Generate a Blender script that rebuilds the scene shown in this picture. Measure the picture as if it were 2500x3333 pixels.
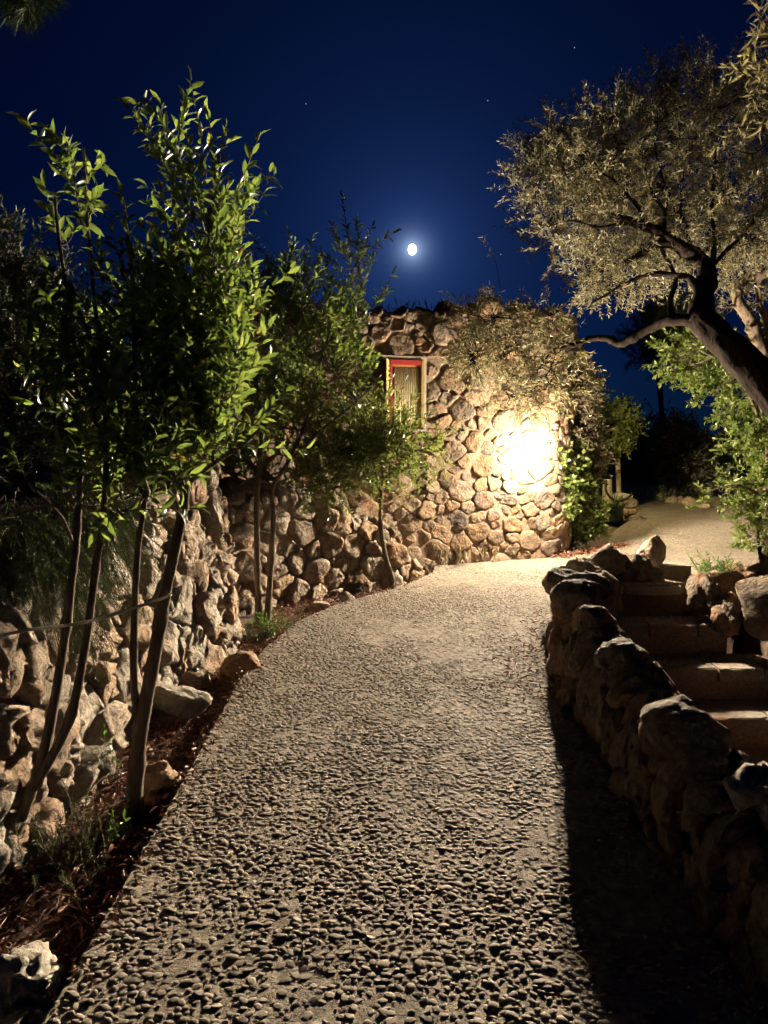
import bpy, math, random
import numpy as np
from mathutils import Vector, noise

for o in list(bpy.data.objects):
    bpy.data.objects.remove(o, do_unlink=True)
SC = bpy.context.scene
COL = SC.collection
random.seed(7)
RNG = np.random.default_rng(7)

# ------------------------------------------------------------------ camera
F_PX = 3333 * 24.0 / 34.6
PITCH = math.radians(5.85)
CAM = np.array([0.0, 0.0, 1.5])
cd = bpy.data.cameras.new('camera')
cd.sensor_fit = 'VERTICAL'; cd.sensor_height = 34.6; cd.sensor_width = 26; cd.lens = 24
cd.clip_start = 0.05; cd.clip_end = 3000
cam = bpy.data.objects.new('camera', cd); COL.objects.link(cam)
cam.location = CAM; cam.rotation_euler = (math.pi / 2 - PITCH, 0, 0)
SC.camera = cam
_c, _s = math.cos(PITCH), math.sin(PITCH)

def ray(px, py):
    cx = (px - 1250) / F_PX; cy = (1666.5 - py) / F_PX
    return np.array([cx, _c + cy * _s, -_s + cy * _c])
def P(px, py, D):                       # point at forward distance D
    d = ray(px, py); return CAM + d * (D / d[1])
def G(px, py, z=0.0):                   # point on a level plane
    d = ray(px, py); return CAM + d * ((z - CAM[2]) / d[2])

# ------------------------------------------------------------------ sky and moonlight
MOON_P = P(1342, 812, 900.0)
MD = (MOON_P - CAM) / np.linalg.norm(MOON_P - CAM)
M_EL = math.asin(MD[2]); M_AZ = math.atan2(MD[0], MD[1])
W = bpy.data.worlds.new('World'); SC.world = W; W.use_nodes = True
nt = W.node_tree; nt.nodes.clear()
def wn(t, **k):
    n = nt.nodes.new(t)
    for a, b in k.items(): setattr(n, a, b)
    return n
out = wn('ShaderNodeOutputWorld'); bg = wn('ShaderNodeBackground')
sky = wn('ShaderNodeTexSky', sky_type='NISHITA', sun_disc=False)
sky.sun_elevation = M_EL; sky.sun_rotation = M_AZ; sky.air_density = 1.0; sky.dust_density = 0.3; sky.ozone_density = 4.0
tint = wn('ShaderNodeMixRGB', blend_type='MULTIPLY'); tint.inputs[0].default_value = 1
tint.inputs[2].default_value = (0.0001, 0.0008, 0.0035, 1)
nt.links.new(sky.outputs[0], tint.inputs[1])
tc = wn('ShaderNodeTexCoord')
nrm = wn('ShaderNodeVectorMath', operation='NORMALIZE'); nt.links.new(tc.outputs['Generated'], nrm.inputs[0])
dot = wn('ShaderNodeVectorMath', operation='DOT_PRODUCT'); nt.links.new(nrm.outputs[0], dot.inputs[0]); dot.inputs[1].default_value = tuple(MD)
clp = wn('ShaderNodeMath', operation='MINIMUM'); nt.links.new(dot.outputs['Value'], clp.inputs[0]); clp.inputs[1].default_value = 0.9999999
acs = wn('ShaderNodeMath', operation='ARCCOSINE'); nt.links.new(clp.outputs[0], acs.inputs[0])
def lobe_glow(scale_deg, col):
    m = wn('ShaderNodeMath', operation='MULTIPLY'); nt.links.new(acs.outputs[0], m.inputs[0]); m.inputs[1].default_value = -1 / math.radians(scale_deg)
    e = wn('ShaderNodeMath', operation='EXPONENT'); nt.links.new(m.outputs[0], e.inputs[0])
    v = wn('ShaderNodeVectorMath', operation='SCALE'); v.inputs[0].default_value = col; nt.links.new(e.outputs[0], v.inputs['Scale'])
    return v
g1 = lobe_glow(0.55, (0.6, 0.8, 1.1)); g2 = lobe_glow(2.6, (0.022, 0.05, 0.14)); g3 = lobe_glow(10.0, (0.0068, 0.0185, 0.078))
acc = tint
for g in (g1, g2, g3):
    a = wn('ShaderNodeVectorMath', operation='ADD')
    nt.links.new(acc.outputs[0], a.inputs[0]); nt.links.new(g.outputs[0], a.inputs[1]); acc = a
nt.links.new(acc.outputs[0], bg.inputs[0]); bg.inputs[1].default_value = 0.9
nt.links.new(bg.outputs[0], out.inputs[0])

sl = bpy.data.lights.new('moonlight', 'SUN'); sl.energy = 0.03; sl.angle = math.radians(0.5); sl.color = (0.75, 0.86, 1.0)
so = bpy.data.objects.new('moonlight', sl); COL.objects.link(so)
so.rotation_euler = Vector(tuple(MD)).to_track_quat('Z', 'Y').to_euler(); so.location = (0, 0, 20)

SC.view_settings.view_transform = 'Standard'; SC.view_settings.look = 'None'
SC.view_settings.exposure = 0.0; SC.view_settings.gamma = 1.0; SC.view_settings.use_curve_mapping = False
SC.render.engine = 'CYCLES'
SC.cycles.use_denoising = True
SC.cycles.max_bounces = 6; SC.cycles.diffuse_bounces = 3; SC.cycles.glossy_bounces = 2; SC.cycles.transmission_bounces = 3
SC.cycles.transparent_max_bounces = 4
SC.cycles.sample_clamp_indirect = 3.0
SC.cycles.caustics_reflective = False; SC.cycles.caustics_refractive = False

# ------------------------------------------------------------------ helpers
def tag(o, label=None, cat=None, group=None, kind=None):
    if label: o['label'] = label
    if cat: o['category'] = cat
    if group: o['group'] = group
    if kind: o['kind'] = kind
    return o
def empty(name, loc=(0, 0, 0)):
    o = bpy.data.objects.new(name, None); o.empty_display_size = 0.1
    COL.objects.link(o); o.location = tuple(loc); return o
def link(name, me, parent=None, loc=(0, 0, 0)):
    o = bpy.data.objects.new(name, me); COL.objects.link(o)
    if parent is not None:
        o.parent = parent
        loc = Vector(tuple(loc)) - parent_world(parent)
    o.location = tuple(loc); return o
def parent_world(p):
    v = Vector((0, 0, 0))
    while p is not None:
        v += p.location; p = p.parent
    return v
def tri_mesh(name, V, F, mat, smooth=True):
    V = np.asarray(V, dtype=np.float32).reshape(-1, 3); F = np.asarray(F, dtype=np.int32).reshape(-1, 3)
    me = bpy.data.meshes.new(name)
    me.vertices.add(len(V)); me.vertices.foreach_set('co', V.ravel())
    me.loops.add(F.size); me.loops.foreach_set('vertex_index', F.ravel())
    me.polygons.add(len(F))
    me.polygons.foreach_set('loop_start', np.arange(0, F.size, 3, dtype=np.int32))
    me.polygons.foreach_set('loop_total', np.full(len(F), 3, dtype=np.int32))
    me.polygons.foreach_set('use_smooth', np.full(len(F), smooth, dtype=bool))
    me.update(calc_edges=True)
    if mat: me.materials.append(mat)
    return me
class MB:
    def __init__(s): s.v = []; s.f = []
    def add(s, V, Fc):
        o = len(s.v); s.v.extend([tuple(p) for p in V]); s.f.extend([tuple(i + o for i in f) for f in Fc])
    def box(s, x0, x1, y0, y1, z0, z1, M=None):
        V = [(x, y, z) for x in (x0, x1) for y in (y0, y1) for z in (z0, z1)]
        if M is not None: V = [M(*p) for p in V]
        s.add(V, [(0, 1, 3, 2), (4, 6, 7, 5), (0, 4, 5, 1), (2, 3, 7, 6), (0, 2, 6, 4), (1, 5, 7, 3)])
    def tube(s, pts, rad, n=8, cap=True):
        pts = np.asarray(pts, float); k = len(pts)
        rad = np.broadcast_to(np.asarray(rad, float), (k,)) if np.ndim(rad) < 1 or len(rad) != k else np.asarray(rad)
        T = np.gradient(pts, axis=0); T /= np.linalg.norm(T, axis=1)[:, None] + 1e-9
        ref = np.array([0.31, 0.9, 0.2]); V = []
        for i in range(k):
            a = np.cross(T[i], ref); a /= np.linalg.norm(a) + 1e-9; b = np.cross(T[i], a)
            for j in range(n):
                t = 2 * math.pi * j / n
                V.append(pts[i] + rad[i] * (math.cos(t) * a + math.sin(t) * b))
        Fc = [(i * n + j, i * n + (j + 1) % n, (i + 1) * n + (j + 1) % n, (i + 1) * n + j) for i in range(k - 1) for j in range(n)]
        if cap: Fc += [tuple(range(n - 1, -1, -1)), tuple((k - 1) * n + j for j in range(n))]
        s.add(V, Fc)
    def build(s, name, mat, parent=None, loc=(0, 0, 0), smooth=False, fix=True):
        me = bpy.data.meshes.new(name)
        L = np.asarray(loc, float)
        me.from_pydata([tuple(np.asarray(p) - L) for p in s.v], [], s.f)
        if smooth: me.polygons.foreach_set('use_smooth', [True] * len(me.polygons))
        if mat: me.materials.append(mat)
        me.validate(); me.update()
        if fix:
            import bmesh
            bm = bmesh.new(); bm.from_mesh(me); bmesh.ops.recalc_face_normals(bm, faces=bm.faces); bm.to_mesh(me); bm.free()
        return link(name, me, parent, loc)
def smoothline(pts, m=6):
    p = [np.asarray(q, float) for q in pts]
    if len(p) < 3: return np.array([p[0] + (p[-1] - p[0]) * t for t in np.linspace(0, 1, m)])
    q = [2 * p[0] - p[1]] + p + [2 * p[-1] - p[-2]]; out_ = []
    for i in range(1, len(q) - 2):
        for t in np.linspace(0, 1, m, endpoint=False):
            a, b, c, d = q[i - 1], q[i], q[i + 1], q[i + 2]
            out_.append(0.5 * (2 * b + (c - a) * t + (2 * a - 5 * b + 4 * c - d) * t * t + (3 * b - a - 3 * c + d) * t ** 3))
    out_.append(p[-1]); return np.array(out_)
def in_poly(X, Y, poly):
    r = np.zeros(len(X), bool); n = len(poly); j = n - 1
    for i in range(n):
        xi, yi = poly[i]; xj, yj = poly[j]
        c = ((yi > Y) != (yj > Y)) & (X < (xj - xi) * (Y - yi) / (yj - yi + 1e-12) + xi)
        r ^= c; j = i
    return r
def fbm(p, o=4, lac=2.1, h=0.9):
    return noise.fractal(Vector(tuple(p)), h, lac, o)

# ------------------------------------------------------------------ materials
def newmat(name):
    m = bpy.data.materials.new(name); m.use_nodes = True; t = m.node_tree
    b = t.nodes['Principled BSDF']; return m, t, b
def N(t, typ, ins=None, **k):
    n = t.nodes.new(typ)
    for a, b in k.items(): setattr(n, a, b)
    if ins:
        for a, b in ins.items():
            if isinstance(b, bpy.types.NodeSocket): t.links.new(b, n.inputs[a])
            else: n.inputs[a].default_value = b
    return n
def c4(c): return (c[0], c[1], c[2], 1)
def ramp(t, fac, stops):
    r = N(t, 'ShaderNodeValToRGB', {0: fac}); e = r.color_ramp.elements
    while len(e) < len(stops): e.new(0.5)
    for i, (p, c) in enumerate(stops): e[i].position = p; e[i].color = c4(c)
    return r.outputs[0]
def mixc(t, f, a, b, mode='MIX'):
    n = N(t, 'ShaderNodeMixRGB', blend_type=mode)
    for i, v in ((0, f), (1, a), (2, b)):
        if isinstance(v, bpy.types.NodeSocket): t.links.new(v, n.inputs[i])
        else: n.inputs[i].default_value = v if i == 0 else c4(v)
    return n.outputs[0]
def rnd(t):
    g = N(t, 'ShaderNodeNewGeometry'); o = N(t, 'ShaderNodeObjectInfo')
    a = N(t, 'ShaderNodeMath', {0: g.outputs['Random Per Island'], 1: o.outputs['Random']}, operation='ADD')
    return N(t, 'ShaderNodeMath', {0: a.outputs[0]}, operation='FRACT').outputs[0], g.outputs['Position']

def stone_mat(name, cols, dark=(0.07, 0.065, 0.06), sc=1.0, bump=0.6, lich=0.5, rust=(0.34, 0.17, 0.085)):
    m, t, b = newmat(name); r, pos = rnd(t)
    base = ramp(t, r, [(i / (len(cols) - 1), c) for i, c in enumerate(cols)])
    n1 = N(t, 'ShaderNodeTexNoise', {'Vector': pos, 'Scale': 7 * sc, 'Detail': 6, 'Roughness': 0.65})
    n2 = N(t, 'ShaderNodeTexNoise', {'Vector': pos, 'Scale': 26 * sc, 'Detail': 8, 'Roughness': 0.7})
    n3 = N(t, 'ShaderNodeTexNoise', {'Vector': pos, 'Scale': 3.1 * sc, 'Detail': 5, 'Roughness': 0.6})
    k1 = ramp(t, n1.outputs[0], [(0.46, (0, 0, 0)), (0.66, (1, 1, 1))])
    k3 = ramp(t, n3.outputs[0], [(0.50, (0, 0, 0)), (0.64, (1, 1, 1))])
    k2 = ramp(t, n2.outputs[0], [(0.30, (0.55, 0.55, 0.55)), (0.70, (1.25, 1.25, 1.25))])
    f1 = N(t, 'ShaderNodeMath', {0: k1, 1: lich}, operation='MULTIPLY').outputs[0]
    f3 = N(t, 'ShaderNodeMath', {0: k3, 1: 0.55}, operation='MULTIPLY').outputs[0]
    c = mixc(t, f3, base, rust); c = mixc(t, f1, c, dark); c = mixc(t, 1.0, c, k2, 'MULTIPLY')
    t.links.new(c, b.inputs['Base Color']); b.inputs['Roughness'].default_value = 0.9; b.inputs['Specular IOR Level'].default_value = 0.2
    v = N(t, 'ShaderNodeTexVoronoi', {'Vector': pos, 'Scale': 30 * sc}, feature='F1')
    h = N(t, 'ShaderNodeMath', {0: n2.outputs[0], 1: n1.outputs[0]}, operation='ADD')
    h2 = N(t, 'ShaderNodeMath', {0: v.outputs['Distance'], 1: 0.5, 2: h.outputs[0]}, operation='MULTIPLY_ADD')
    bp = N(t, 'ShaderNodeBump', {'Height': h2.outputs[0], 'Strength': bump, 'Distance': 0.03})
    t.links.new(bp.outputs[0], b.inputs['Normal']); return m
def leaf_mat(name, cols, rough=0.35, trans=0.35, tcol=None, spec=0.5):
    m, t, b = newmat(name); r, pos = rnd(t)
    base = ramp(t, r, [(p, c) for p, c in cols])
    t.links.new(base, b.inputs['Base Color']); b.inputs['Roughness'].default_value = rough
    b.inputs['Specular IOR Level'].default_value = spec
    tr = N(t, 'ShaderNodeBsdfTranslucent')
    tc_ = mixc(t, 1.0, base, tcol or (1.5, 1.7, 0.7), 'MULTIPLY'); t.links.new(tc_, tr.inputs[0])
    mx = N(t, 'ShaderNodeMixShader', {0: trans}); t.links.new(b.outputs[0], mx.inputs[1]); t.links.new(tr.outputs[0], mx.inputs[2])
    t.links.new(mx.outputs[0], t.nodes['Material Output'].inputs[0]); return m
def bark_mat(name, col, dark, sc=1.0, bump=0.6):
    m, t, b = newmat(name); g = N(t, 'ShaderNodeNewGeometry')
    mp = N(t, 'ShaderNodeMapping', {0: g.outputs['Position']}); mp.inputs['Scale'].default_value = (22 * sc, 22 * sc, 5 * sc)
    n1 = N(t, 'ShaderNodeTexNoise', {'Vector': mp.outputs[0], 'Scale': 1.0, 'Detail': 7, 'Roughness': 0.65})
    c = ramp(t, n1.outputs[0], [(0.35, dark), (0.62, col)])
    t.links.new(c, b.inputs['Base Color']); b.inputs['Roughness'].default_value = 0.9; b.inputs['Specular IOR Level'].default_value = 0.08
    bp = N(t, 'ShaderNodeBump', {'Height': n1.outputs[0], 'Strength': bump, 'Distance': 0.02}); t.links.new(bp.outputs[0], b.inputs['Normal'])
    return m
def plain_mat(name, col, rough=0.7, sc=30, var=0.25, bump=0.15, metal=0.0):
    m, t, b = newmat(name); g = N(t, 'ShaderNodeNewGeometry')
    n1 = N(t, 'ShaderNodeTexNoise', {'Vector': g.outputs['Position'], 'Scale': sc, 'Detail': 6, 'Roughness': 0.6})
    c = ramp(t, n1.outputs[0], [(0.3, tuple(x * (1 - var) for x in col)), (0.7, tuple(x * (1 + var) for x in col))])
    t.links.new(c, b.inputs['Base Color']); b.inputs['Roughness'].default_value = rough; b.inputs['Metallic'].default_value = metal
    bp = N(t, 'ShaderNodeBump', {'Height': n1.outputs[0], 'Strength': bump, 'Distance': 0.01}); t.links.new(bp.outputs[0], b.inputs['Normal'])
    return m
def glow_mat(name, col, s):
    m = bpy.data.materials.new(name); m.use_nodes = True; t = m.node_tree; t.nodes.clear()
    e = N(t, 'ShaderNodeEmission', {0: c4(col), 1: s}); o = N(t, 'ShaderNodeOutputMaterial'); t.links.new(e.outputs[0], o.inputs[0]); return m

M = {}
M['house'] = stone_mat('house_stone', [(0.26, 0.185, 0.12), (0.33, 0.25, 0.17), (0.20, 0.165, 0.13), (0.33, 0.20, 0.11), (0.28, 0.22, 0.155), (0.17, 0.14, 0.115)], lich=0.65)
M['wallst'] = stone_mat('field_stone', [(0.42, 0.34, 0.25), (0.36, 0.30, 0.23), (0.46, 0.39, 0.30), (0.38, 0.26, 0.16), (0.30, 0.27, 0.23)], lich=0.5, bump=0.8)
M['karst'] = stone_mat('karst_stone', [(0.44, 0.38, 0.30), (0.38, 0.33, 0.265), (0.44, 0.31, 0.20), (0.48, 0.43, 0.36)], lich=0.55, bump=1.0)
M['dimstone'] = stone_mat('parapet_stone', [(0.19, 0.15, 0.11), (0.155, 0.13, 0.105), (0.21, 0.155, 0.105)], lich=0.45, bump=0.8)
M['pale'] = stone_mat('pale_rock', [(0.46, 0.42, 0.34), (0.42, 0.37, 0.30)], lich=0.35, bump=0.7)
M['brownrock'] = stone_mat('brown_rock', [(0.36, 0.22, 0.13), (0.40, 0.26, 0.16)], lich=0.4, bump=0.8)
M['mortar'] = plain_mat('mortar', (0.24, 0.175, 0.12), 0.95, 40, 0.4, 0.5)
M['slab'] = stone_mat('step_slab', [(0.29, 0.25, 0.20), (0.25, 0.215, 0.175)], lich=0.4, bump=0.4)
M['plaster'] = plain_mat('plaster', (0.46, 0.40, 0.33), 0.85, 14, 0.2, 0.2)
M['ochre'] = plain_mat('ochre_paint', (0.42, 0.27, 0.07), 0.5, 60, 0.15, 0.1)
M['red'] = plain_mat('red_paint', (0.42, 0.03, 0.03), 0.5, 60, 0.15, 0.1)
M['reed'] = plain_mat('reed', (0.74, 0.64, 0.34), 0.6, 80, 0.3, 0.2)
M['grey'] = plain_mat('grey_paint', (0.2, 0.18, 0.15), 0.6)
M['black'] = plain_mat('black_plastic', (0.02, 0.02, 0.022), 0.4)
M['enamel'] = plain_mat('white_enamel', (0.7, 0.68, 0.62), 0.35, 20, 0.05, 0.05)
M['dark'] = plain_mat('painted_shade', (0.02, 0.015, 0.012), 0.9)  # near-black base colour that stands in for shade behind the window blind
M['greenpot'] = plain_mat('green_plastic', (0.02, 0.06, 0.045), 0.45)
M['pole'] = plain_mat('cream_pole', (0.42, 0.38, 0.26), 0.6, 20, 0.15)
M['wood'] = bark_mat('weathered_wood', (0.22, 0.18, 0.13), (0.10, 0.08, 0.06))

M['barkyoung'] = bark_mat('grey_young_bark', (0.17, 0.135, 0.10), (0.08, 0.062, 0.048), 1.6, 0.5)
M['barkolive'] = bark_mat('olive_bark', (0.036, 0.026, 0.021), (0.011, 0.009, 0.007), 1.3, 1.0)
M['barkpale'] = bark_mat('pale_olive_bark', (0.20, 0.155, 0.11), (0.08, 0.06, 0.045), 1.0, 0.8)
M['laurel'] = leaf_mat('laurel_leaf', [(0.0, (0.06, 0.095, 0.034)), (0.5, (0.098, 0.137, 0.052)), (0.985, (0.145, 0.18, 0.085)), (1.0, (0.2, 0.16, 0.045))], rough=0.27, trans=0.58, tcol=(1.8, 1.85, 0.85), spec=0.8)
M['sapling'] = leaf_mat('young_olive_leaf', [(0.0, (0.07, 0.10, 0.035)), (0.6, (0.12, 0.15, 0.055)), (1.0, (0.20, 0.22, 0.12))], rough=0.26, trans=0.52, tcol=(1.9, 1.9, 1.0), spec=0.9)
M['olive'] = leaf_mat('olive_leaf', [(0.0, (0.12, 0.12, 0.075)), (0.45, (0.23, 0.22, 0.14)), (0.8, (0.37, 0.35, 0.245)), (1.0, (0.48, 0.45, 0.34))], rough=0.38, trans=0.46, tcol=(1.5, 1.42, 1.0), spec=0.6)
M['bush'] = leaf_mat('bush_leaf', [(0.0, (0.065, 0.10, 0.02)), (0.6, (0.125, 0.165, 0.04)), (1.0, (0.18, 0.20, 0.075))], rough=0.33, trans=0.4)
M['ivy'] = leaf_mat('ivy_leaf', [(0.0, (0.085, 0.13, 0.028)), (0.6, (0.15, 0.20, 0.05)), (1.0, (0.26, 0.27, 0.09))], rough=0.3, trans=0.4)
M['dryvine'] = leaf_mat('dry_vine_leaf', [(0.0, (0.07, 0.05, 0.03)), (0.6, (0.12, 0.085, 0.05)), (1.0, (0.10, 0.10, 0.045))], rough=0.6, trans=0.2)
M['darkleaf'] = leaf_mat('dark_leaf', [(0.0, (0.022, 0.034, 0.012)), (1.0, (0.05, 0.065, 0.025))], rough=0.5, trans=0.15)
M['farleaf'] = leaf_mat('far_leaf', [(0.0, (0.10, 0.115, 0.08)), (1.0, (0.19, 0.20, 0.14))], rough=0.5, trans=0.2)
M['rosemary'] = leaf_mat('rosemary_leaf', [(0.0, (0.025, 0.045, 0.02)), (1.0, (0.06, 0.08, 0.035))], rough=0.5, trans=0.2)
M['weed'] = leaf_mat('weed_leaf', [(0.0, (0.05, 0.11, 0.03)), (1.0, (0.12, 0.2, 0.05))], rough=0.4, trans=0.35)
M['litter'] = leaf_mat('dead_leaf', [(0.0, (0.10, 0.03, 0.018)), (0.6, (0.19, 0.065, 0.035)), (0.9, (0.27, 0.15, 0.08)), (1.0, (0.4, 0.3, 0.2))], rough=0.6, trans=0.1, tcol=(1, 1, 1))
M['rope'] = leaf_mat('rope', [(0.0, (0.8, 0.74, 0.62)), (1.0, (0.8, 0.74, 0.62))], rough=0.8, trans=0.5, tcol=(1, 1, 1))
M['straw'] = leaf_mat('dry_grass', [(0.0, (0.25, 0.19, 0.10)), (1.0, (0.4, 0.32, 0.2))], rough=0.7, trans=0.2, tcol=(1, 1, 1))
M['soil'] = plain_mat('soil', (0.07, 0.038, 0.025), 0.95, 25, 0.5, 0.8)
M['earth'] = plain_mat('dark_earth', (0.05, 0.042, 0.03), 0.95, 8, 0.5, 0.6)

m, t, b = newmat('pebble'); r, pos = rnd(t)
pc = ramp(t, r, [(0.0, (0.14, 0.115, 0.09)), (0.2, (0.23, 0.195, 0.15)), (0.45, (0.27, 0.225, 0.17)), (0.7, (0.21, 0.18, 0.145)), (0.9, (0.34, 0.30, 0.235)), (1.0, (0.26, 0.195, 0.145))])
pn = N(t, 'ShaderNodeTexNoise', {'Vector': pos, 'Scale': 70, 'Detail': 5})
pv = ramp(t, pn.outputs[0], [(0.3, (0.75, 0.75, 0.75)), (0.7, (1.15, 1.15, 1.15))])
t.links.new(mixc(t, 1.0, pc, pv, 'MULTIPLY'), b.inputs['Base Color']); b.inputs['Roughness'].default_value = 0.85; b.inputs['Specular IOR Level'].default_value = 0.25
t.links.new(N(t, 'ShaderNodeBump', {'Height': pn.outputs[0], 'Strength': 0.25, 'Distance': 0.004}).outputs[0], b.inputs['Normal'])
M['pebble'] = m
m, t, b = newmat('path_concrete'); g = N(t, 'ShaderNodeNewGeometry')
n1 = N(t, 'ShaderNodeTexNoise', {'Vector': g.outputs['Position'], 'Scale': 3.0, 'Detail': 6, 'Roughness': 0.6})
n2 = N(t, 'ShaderNodeTexNoise', {'Vector': g.outputs['Position'], 'Scale': 90, 'Detail': 6, 'Roughness': 0.7})
cc = ramp(t, n1.outputs[0], [(0.32, (0.22, 0.175, 0.125)), (0.7, (0.34, 0.28, 0.21))])
cv = ramp(t, n2.outputs[0], [(0.25, (0.6, 0.6, 0.6)), (0.75, (1.25, 1.25, 1.25))])
vo = N(t, 'ShaderNodeTexVoronoi', {'Vector': g.outputs['Position'], 'Scale': 28}, feature='SMOOTH_F1')
vc = ramp(t, vo.outputs['Distance'], [(0.25, (1.25, 1.25, 1.25)), (0.6, (0.55, 0.55, 0.55))])
cv = mixc(t, 0.6, cv, vc, 'MULTIPLY')
t.links.new(mixc(t, 1.0, cc, cv, 'MULTIPLY'), b.inputs['Base Color']); b.inputs['Roughness'].default_value = 0.92
hh = N(t, 'ShaderNodeMath', {0: vo.outputs['Distance'], 1: -0.7, 2: n2.outputs[0]}, operation='MULTIPLY_ADD')
t.links.new(N(t, 'ShaderNodeBump', {'Height': hh.outputs[0], 'Strength': 0.7, 'Distance': 0.015}).outputs[0], b.inputs['Normal'])
M['path'] = m

# ------------------------------------------------------------------ lie of the land
FA0 = np.array([0.36, 8.30]); FA1 = np.array([2.20, 9.00])
FDIR = (FA1 - FA0) / np.linalg.norm(FA1 - FA0); FNOR = np.array([FDIR[1], -FDIR[0]])
PATH = [(-0.88, -1.5), (-0.88, 2.6), (-0.90, 4.3), (-0.86, 5.0), (-0.72, 5.75), (-0.42, 6.4), (-0.02, 6.9), (0.32, 7.45), (0.56, 7.95),
        (0.62, 8.45), (2.25, 9.08), (2.75, 9.55), (3.25, 10.2), (3.6, 11.2), (4.5, 13.0), (5.2, 15.0), (6.2, 17.6), (7.4, 20.5), (10.0, 20.5), (8.6, 17.0),
        (7.2, 14.0), (5.8, 11.0), (4.6, 8.6), (3.7, 7.65), (3.3, 7.36), (2.1, 7.36), (1.85, 6.9), (1.5, 6.1), (1.2, 5.2), (1.05, 4.5), (1.0, 3.0), (1.0, -1.5)]
WALLR = smoothline([(1.05, 0.6), (1.05, 2.0), (1.06, 3.2), (1.10, 4.1), (1.21, 4.75), (1.50, 5.7), (1.88, 6.7), (2.12, 7.2)], 8)

def gz(x, y):
    z = -0.12 + 0.02 * noise.noise(Vector((x * 2.3, y * 2.3, 3.1)))
    if y < 7.22 and 1.2 < x < 3.75:
        wx = np.interp(y, WALLR[:, 1], WALLR[:, 0])
        if x > wx + 0.22: z = -2.1
    if y > 24: z += min(2.5, (y - 24) * 0.03)
    return z
xs = np.concatenate([[-600, -200, -80, -30, -12, -7], np.arange(-4.5, 7.6, 0.12), [9, 12, 18, 30, 80, 200, 600]])
ys = np.concatenate([[-600, -100, -20, -6, -3], np.arange(-2, 13, 0.12), [14, 16, 18, 21, 25, 32, 45, 80, 150, 300, 1200]])
V = [(x, y, gz(x, y)) for y in ys for x in xs]; nx = len(xs)
Fq = []
for j in range(len(ys) - 1):
    for i in range(nx - 1):
        a = j * nx + i; Fq += [(a, a + 1, a + nx + 1), (a, a + nx + 1, a + nx)]
tag(link('ground', tri_mesh('ground', V, Fq, M['soil'])), 'dark reddish soil beside the path and under the plants', 'ground', kind='structure')

mb = MB(); n = len(PATH)
mb.add([(x, y, 0) for x, y in PATH] + [(x, y, -0.16) for x, y in PATH],
       [tuple(range(n - 1, -1, -1))] + [(i, (i + 1) % n, n + (i + 1) % n, n + i) for i in range(n)])
path = mb.build('path', M['path']); tag(path, 'pebble-set concrete path curving past the stone house', 'path', kind='structure')

# pebbles set in the concrete: a jittered hexagonal scatter, bare patches where they are worn away
def pebble_proto(seg, rings, rs):
    V = [(0, 0, 1.0)]; F = []
    for k in range(rings):
        a = (k + 1) / rings * math.pi * 0.56
        for j in range(seg):
            th = 2 * math.pi * j / seg; e = 1 + 0.14 * rs.uniform(-1, 1)
            V.append((math.sin(a) * math.cos(th) * e, math.sin(a) * math.sin(th) * e, math.cos(a)))
    for j in range(seg): F.append((0, 1 + j, 1 + (j + 1) % seg))
    for k in range(rings - 1):
        for j in range(seg):
            a = 1 + k * seg + j; b_ = 1 + k * seg + (j + 1) % seg
            F += [(a, a + seg, b_ + seg), (a, b_ + seg, b_)]
    return np.array(V), np.array(F)
PIN = np.array(PATH)
sp = 0.0265
gx, gy = np.meshgrid(np.arange(-1.0, 6.2, sp), np.arange(1.0, 13.2, sp * 0.87))
gx = gx + (np.arange(gx.shape[0]) % 2)[:, None] * sp * 0.5
gx = gx.ravel(); gy = gy.ravel()
gx = gx + RNG.uniform(-1, 1, gx.size) * sp * 0.33; gy = gy + RNG.uniform(-1, 1, gy.size) * sp * 0.3
keep = in_poly(gx, gy, [(x, y) for x, y in PATH])
# only the wedge that the camera, or a step to its side, can see
keep &= (np.abs(gx) < 0.62 * gy + 0.45)
gx, gy = gx[keep], gy[keep]
wear = np.array([0.8 * noise.noise(Vector((x * 1.3, y * 1.0, 0))) + 0.6 * noise.noise(Vector((x * 4.2, y * 3.6, 9))) + 0.35 * noise.noise(Vector((x * 11, y * 11, 4))) for x, y in zip(gx, gy)])
keep = RNG.uniform(0, 1, gx.size) < np.clip(0.95 - np.clip(wear - 0.05, 0, 1) * 0.9, 0.4, 0.94)
gx, gy, wear = gx[keep], gy[keep], wear[keep]
K = gx.size
la = RNG.uniform(0.0085, 0.0165, K) * RNG.choice([1, 1, 1, 1.35, 1.15, 0.7], K); wa = la * RNG.uniform(0.5, 0.85, K); ha = wa * RNG.uniform(0.13, 0.40, K)
ha = ha * np.clip(1.0 - 1.5 * np.clip(wear, -0.15, 0.6), 0.25, 1.25)
ang = RNG.normal(0, 0.55, K); tx = RNG.normal(0, 0.12, K); ty = RNG.normal(0, 0.12, K)
dist = np.hypot(gx, gy)
PR = [pebble_proto(9, 3, np.random.default_rng(i)) for i in range(10)]
PM = [pebble_proto(7, 3, np.random.default_rng(i + 20)) for i in range(10)]
PL = [pebble_proto(6, 2, np.random.default_rng(i + 40)) for i in range(10)]
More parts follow.
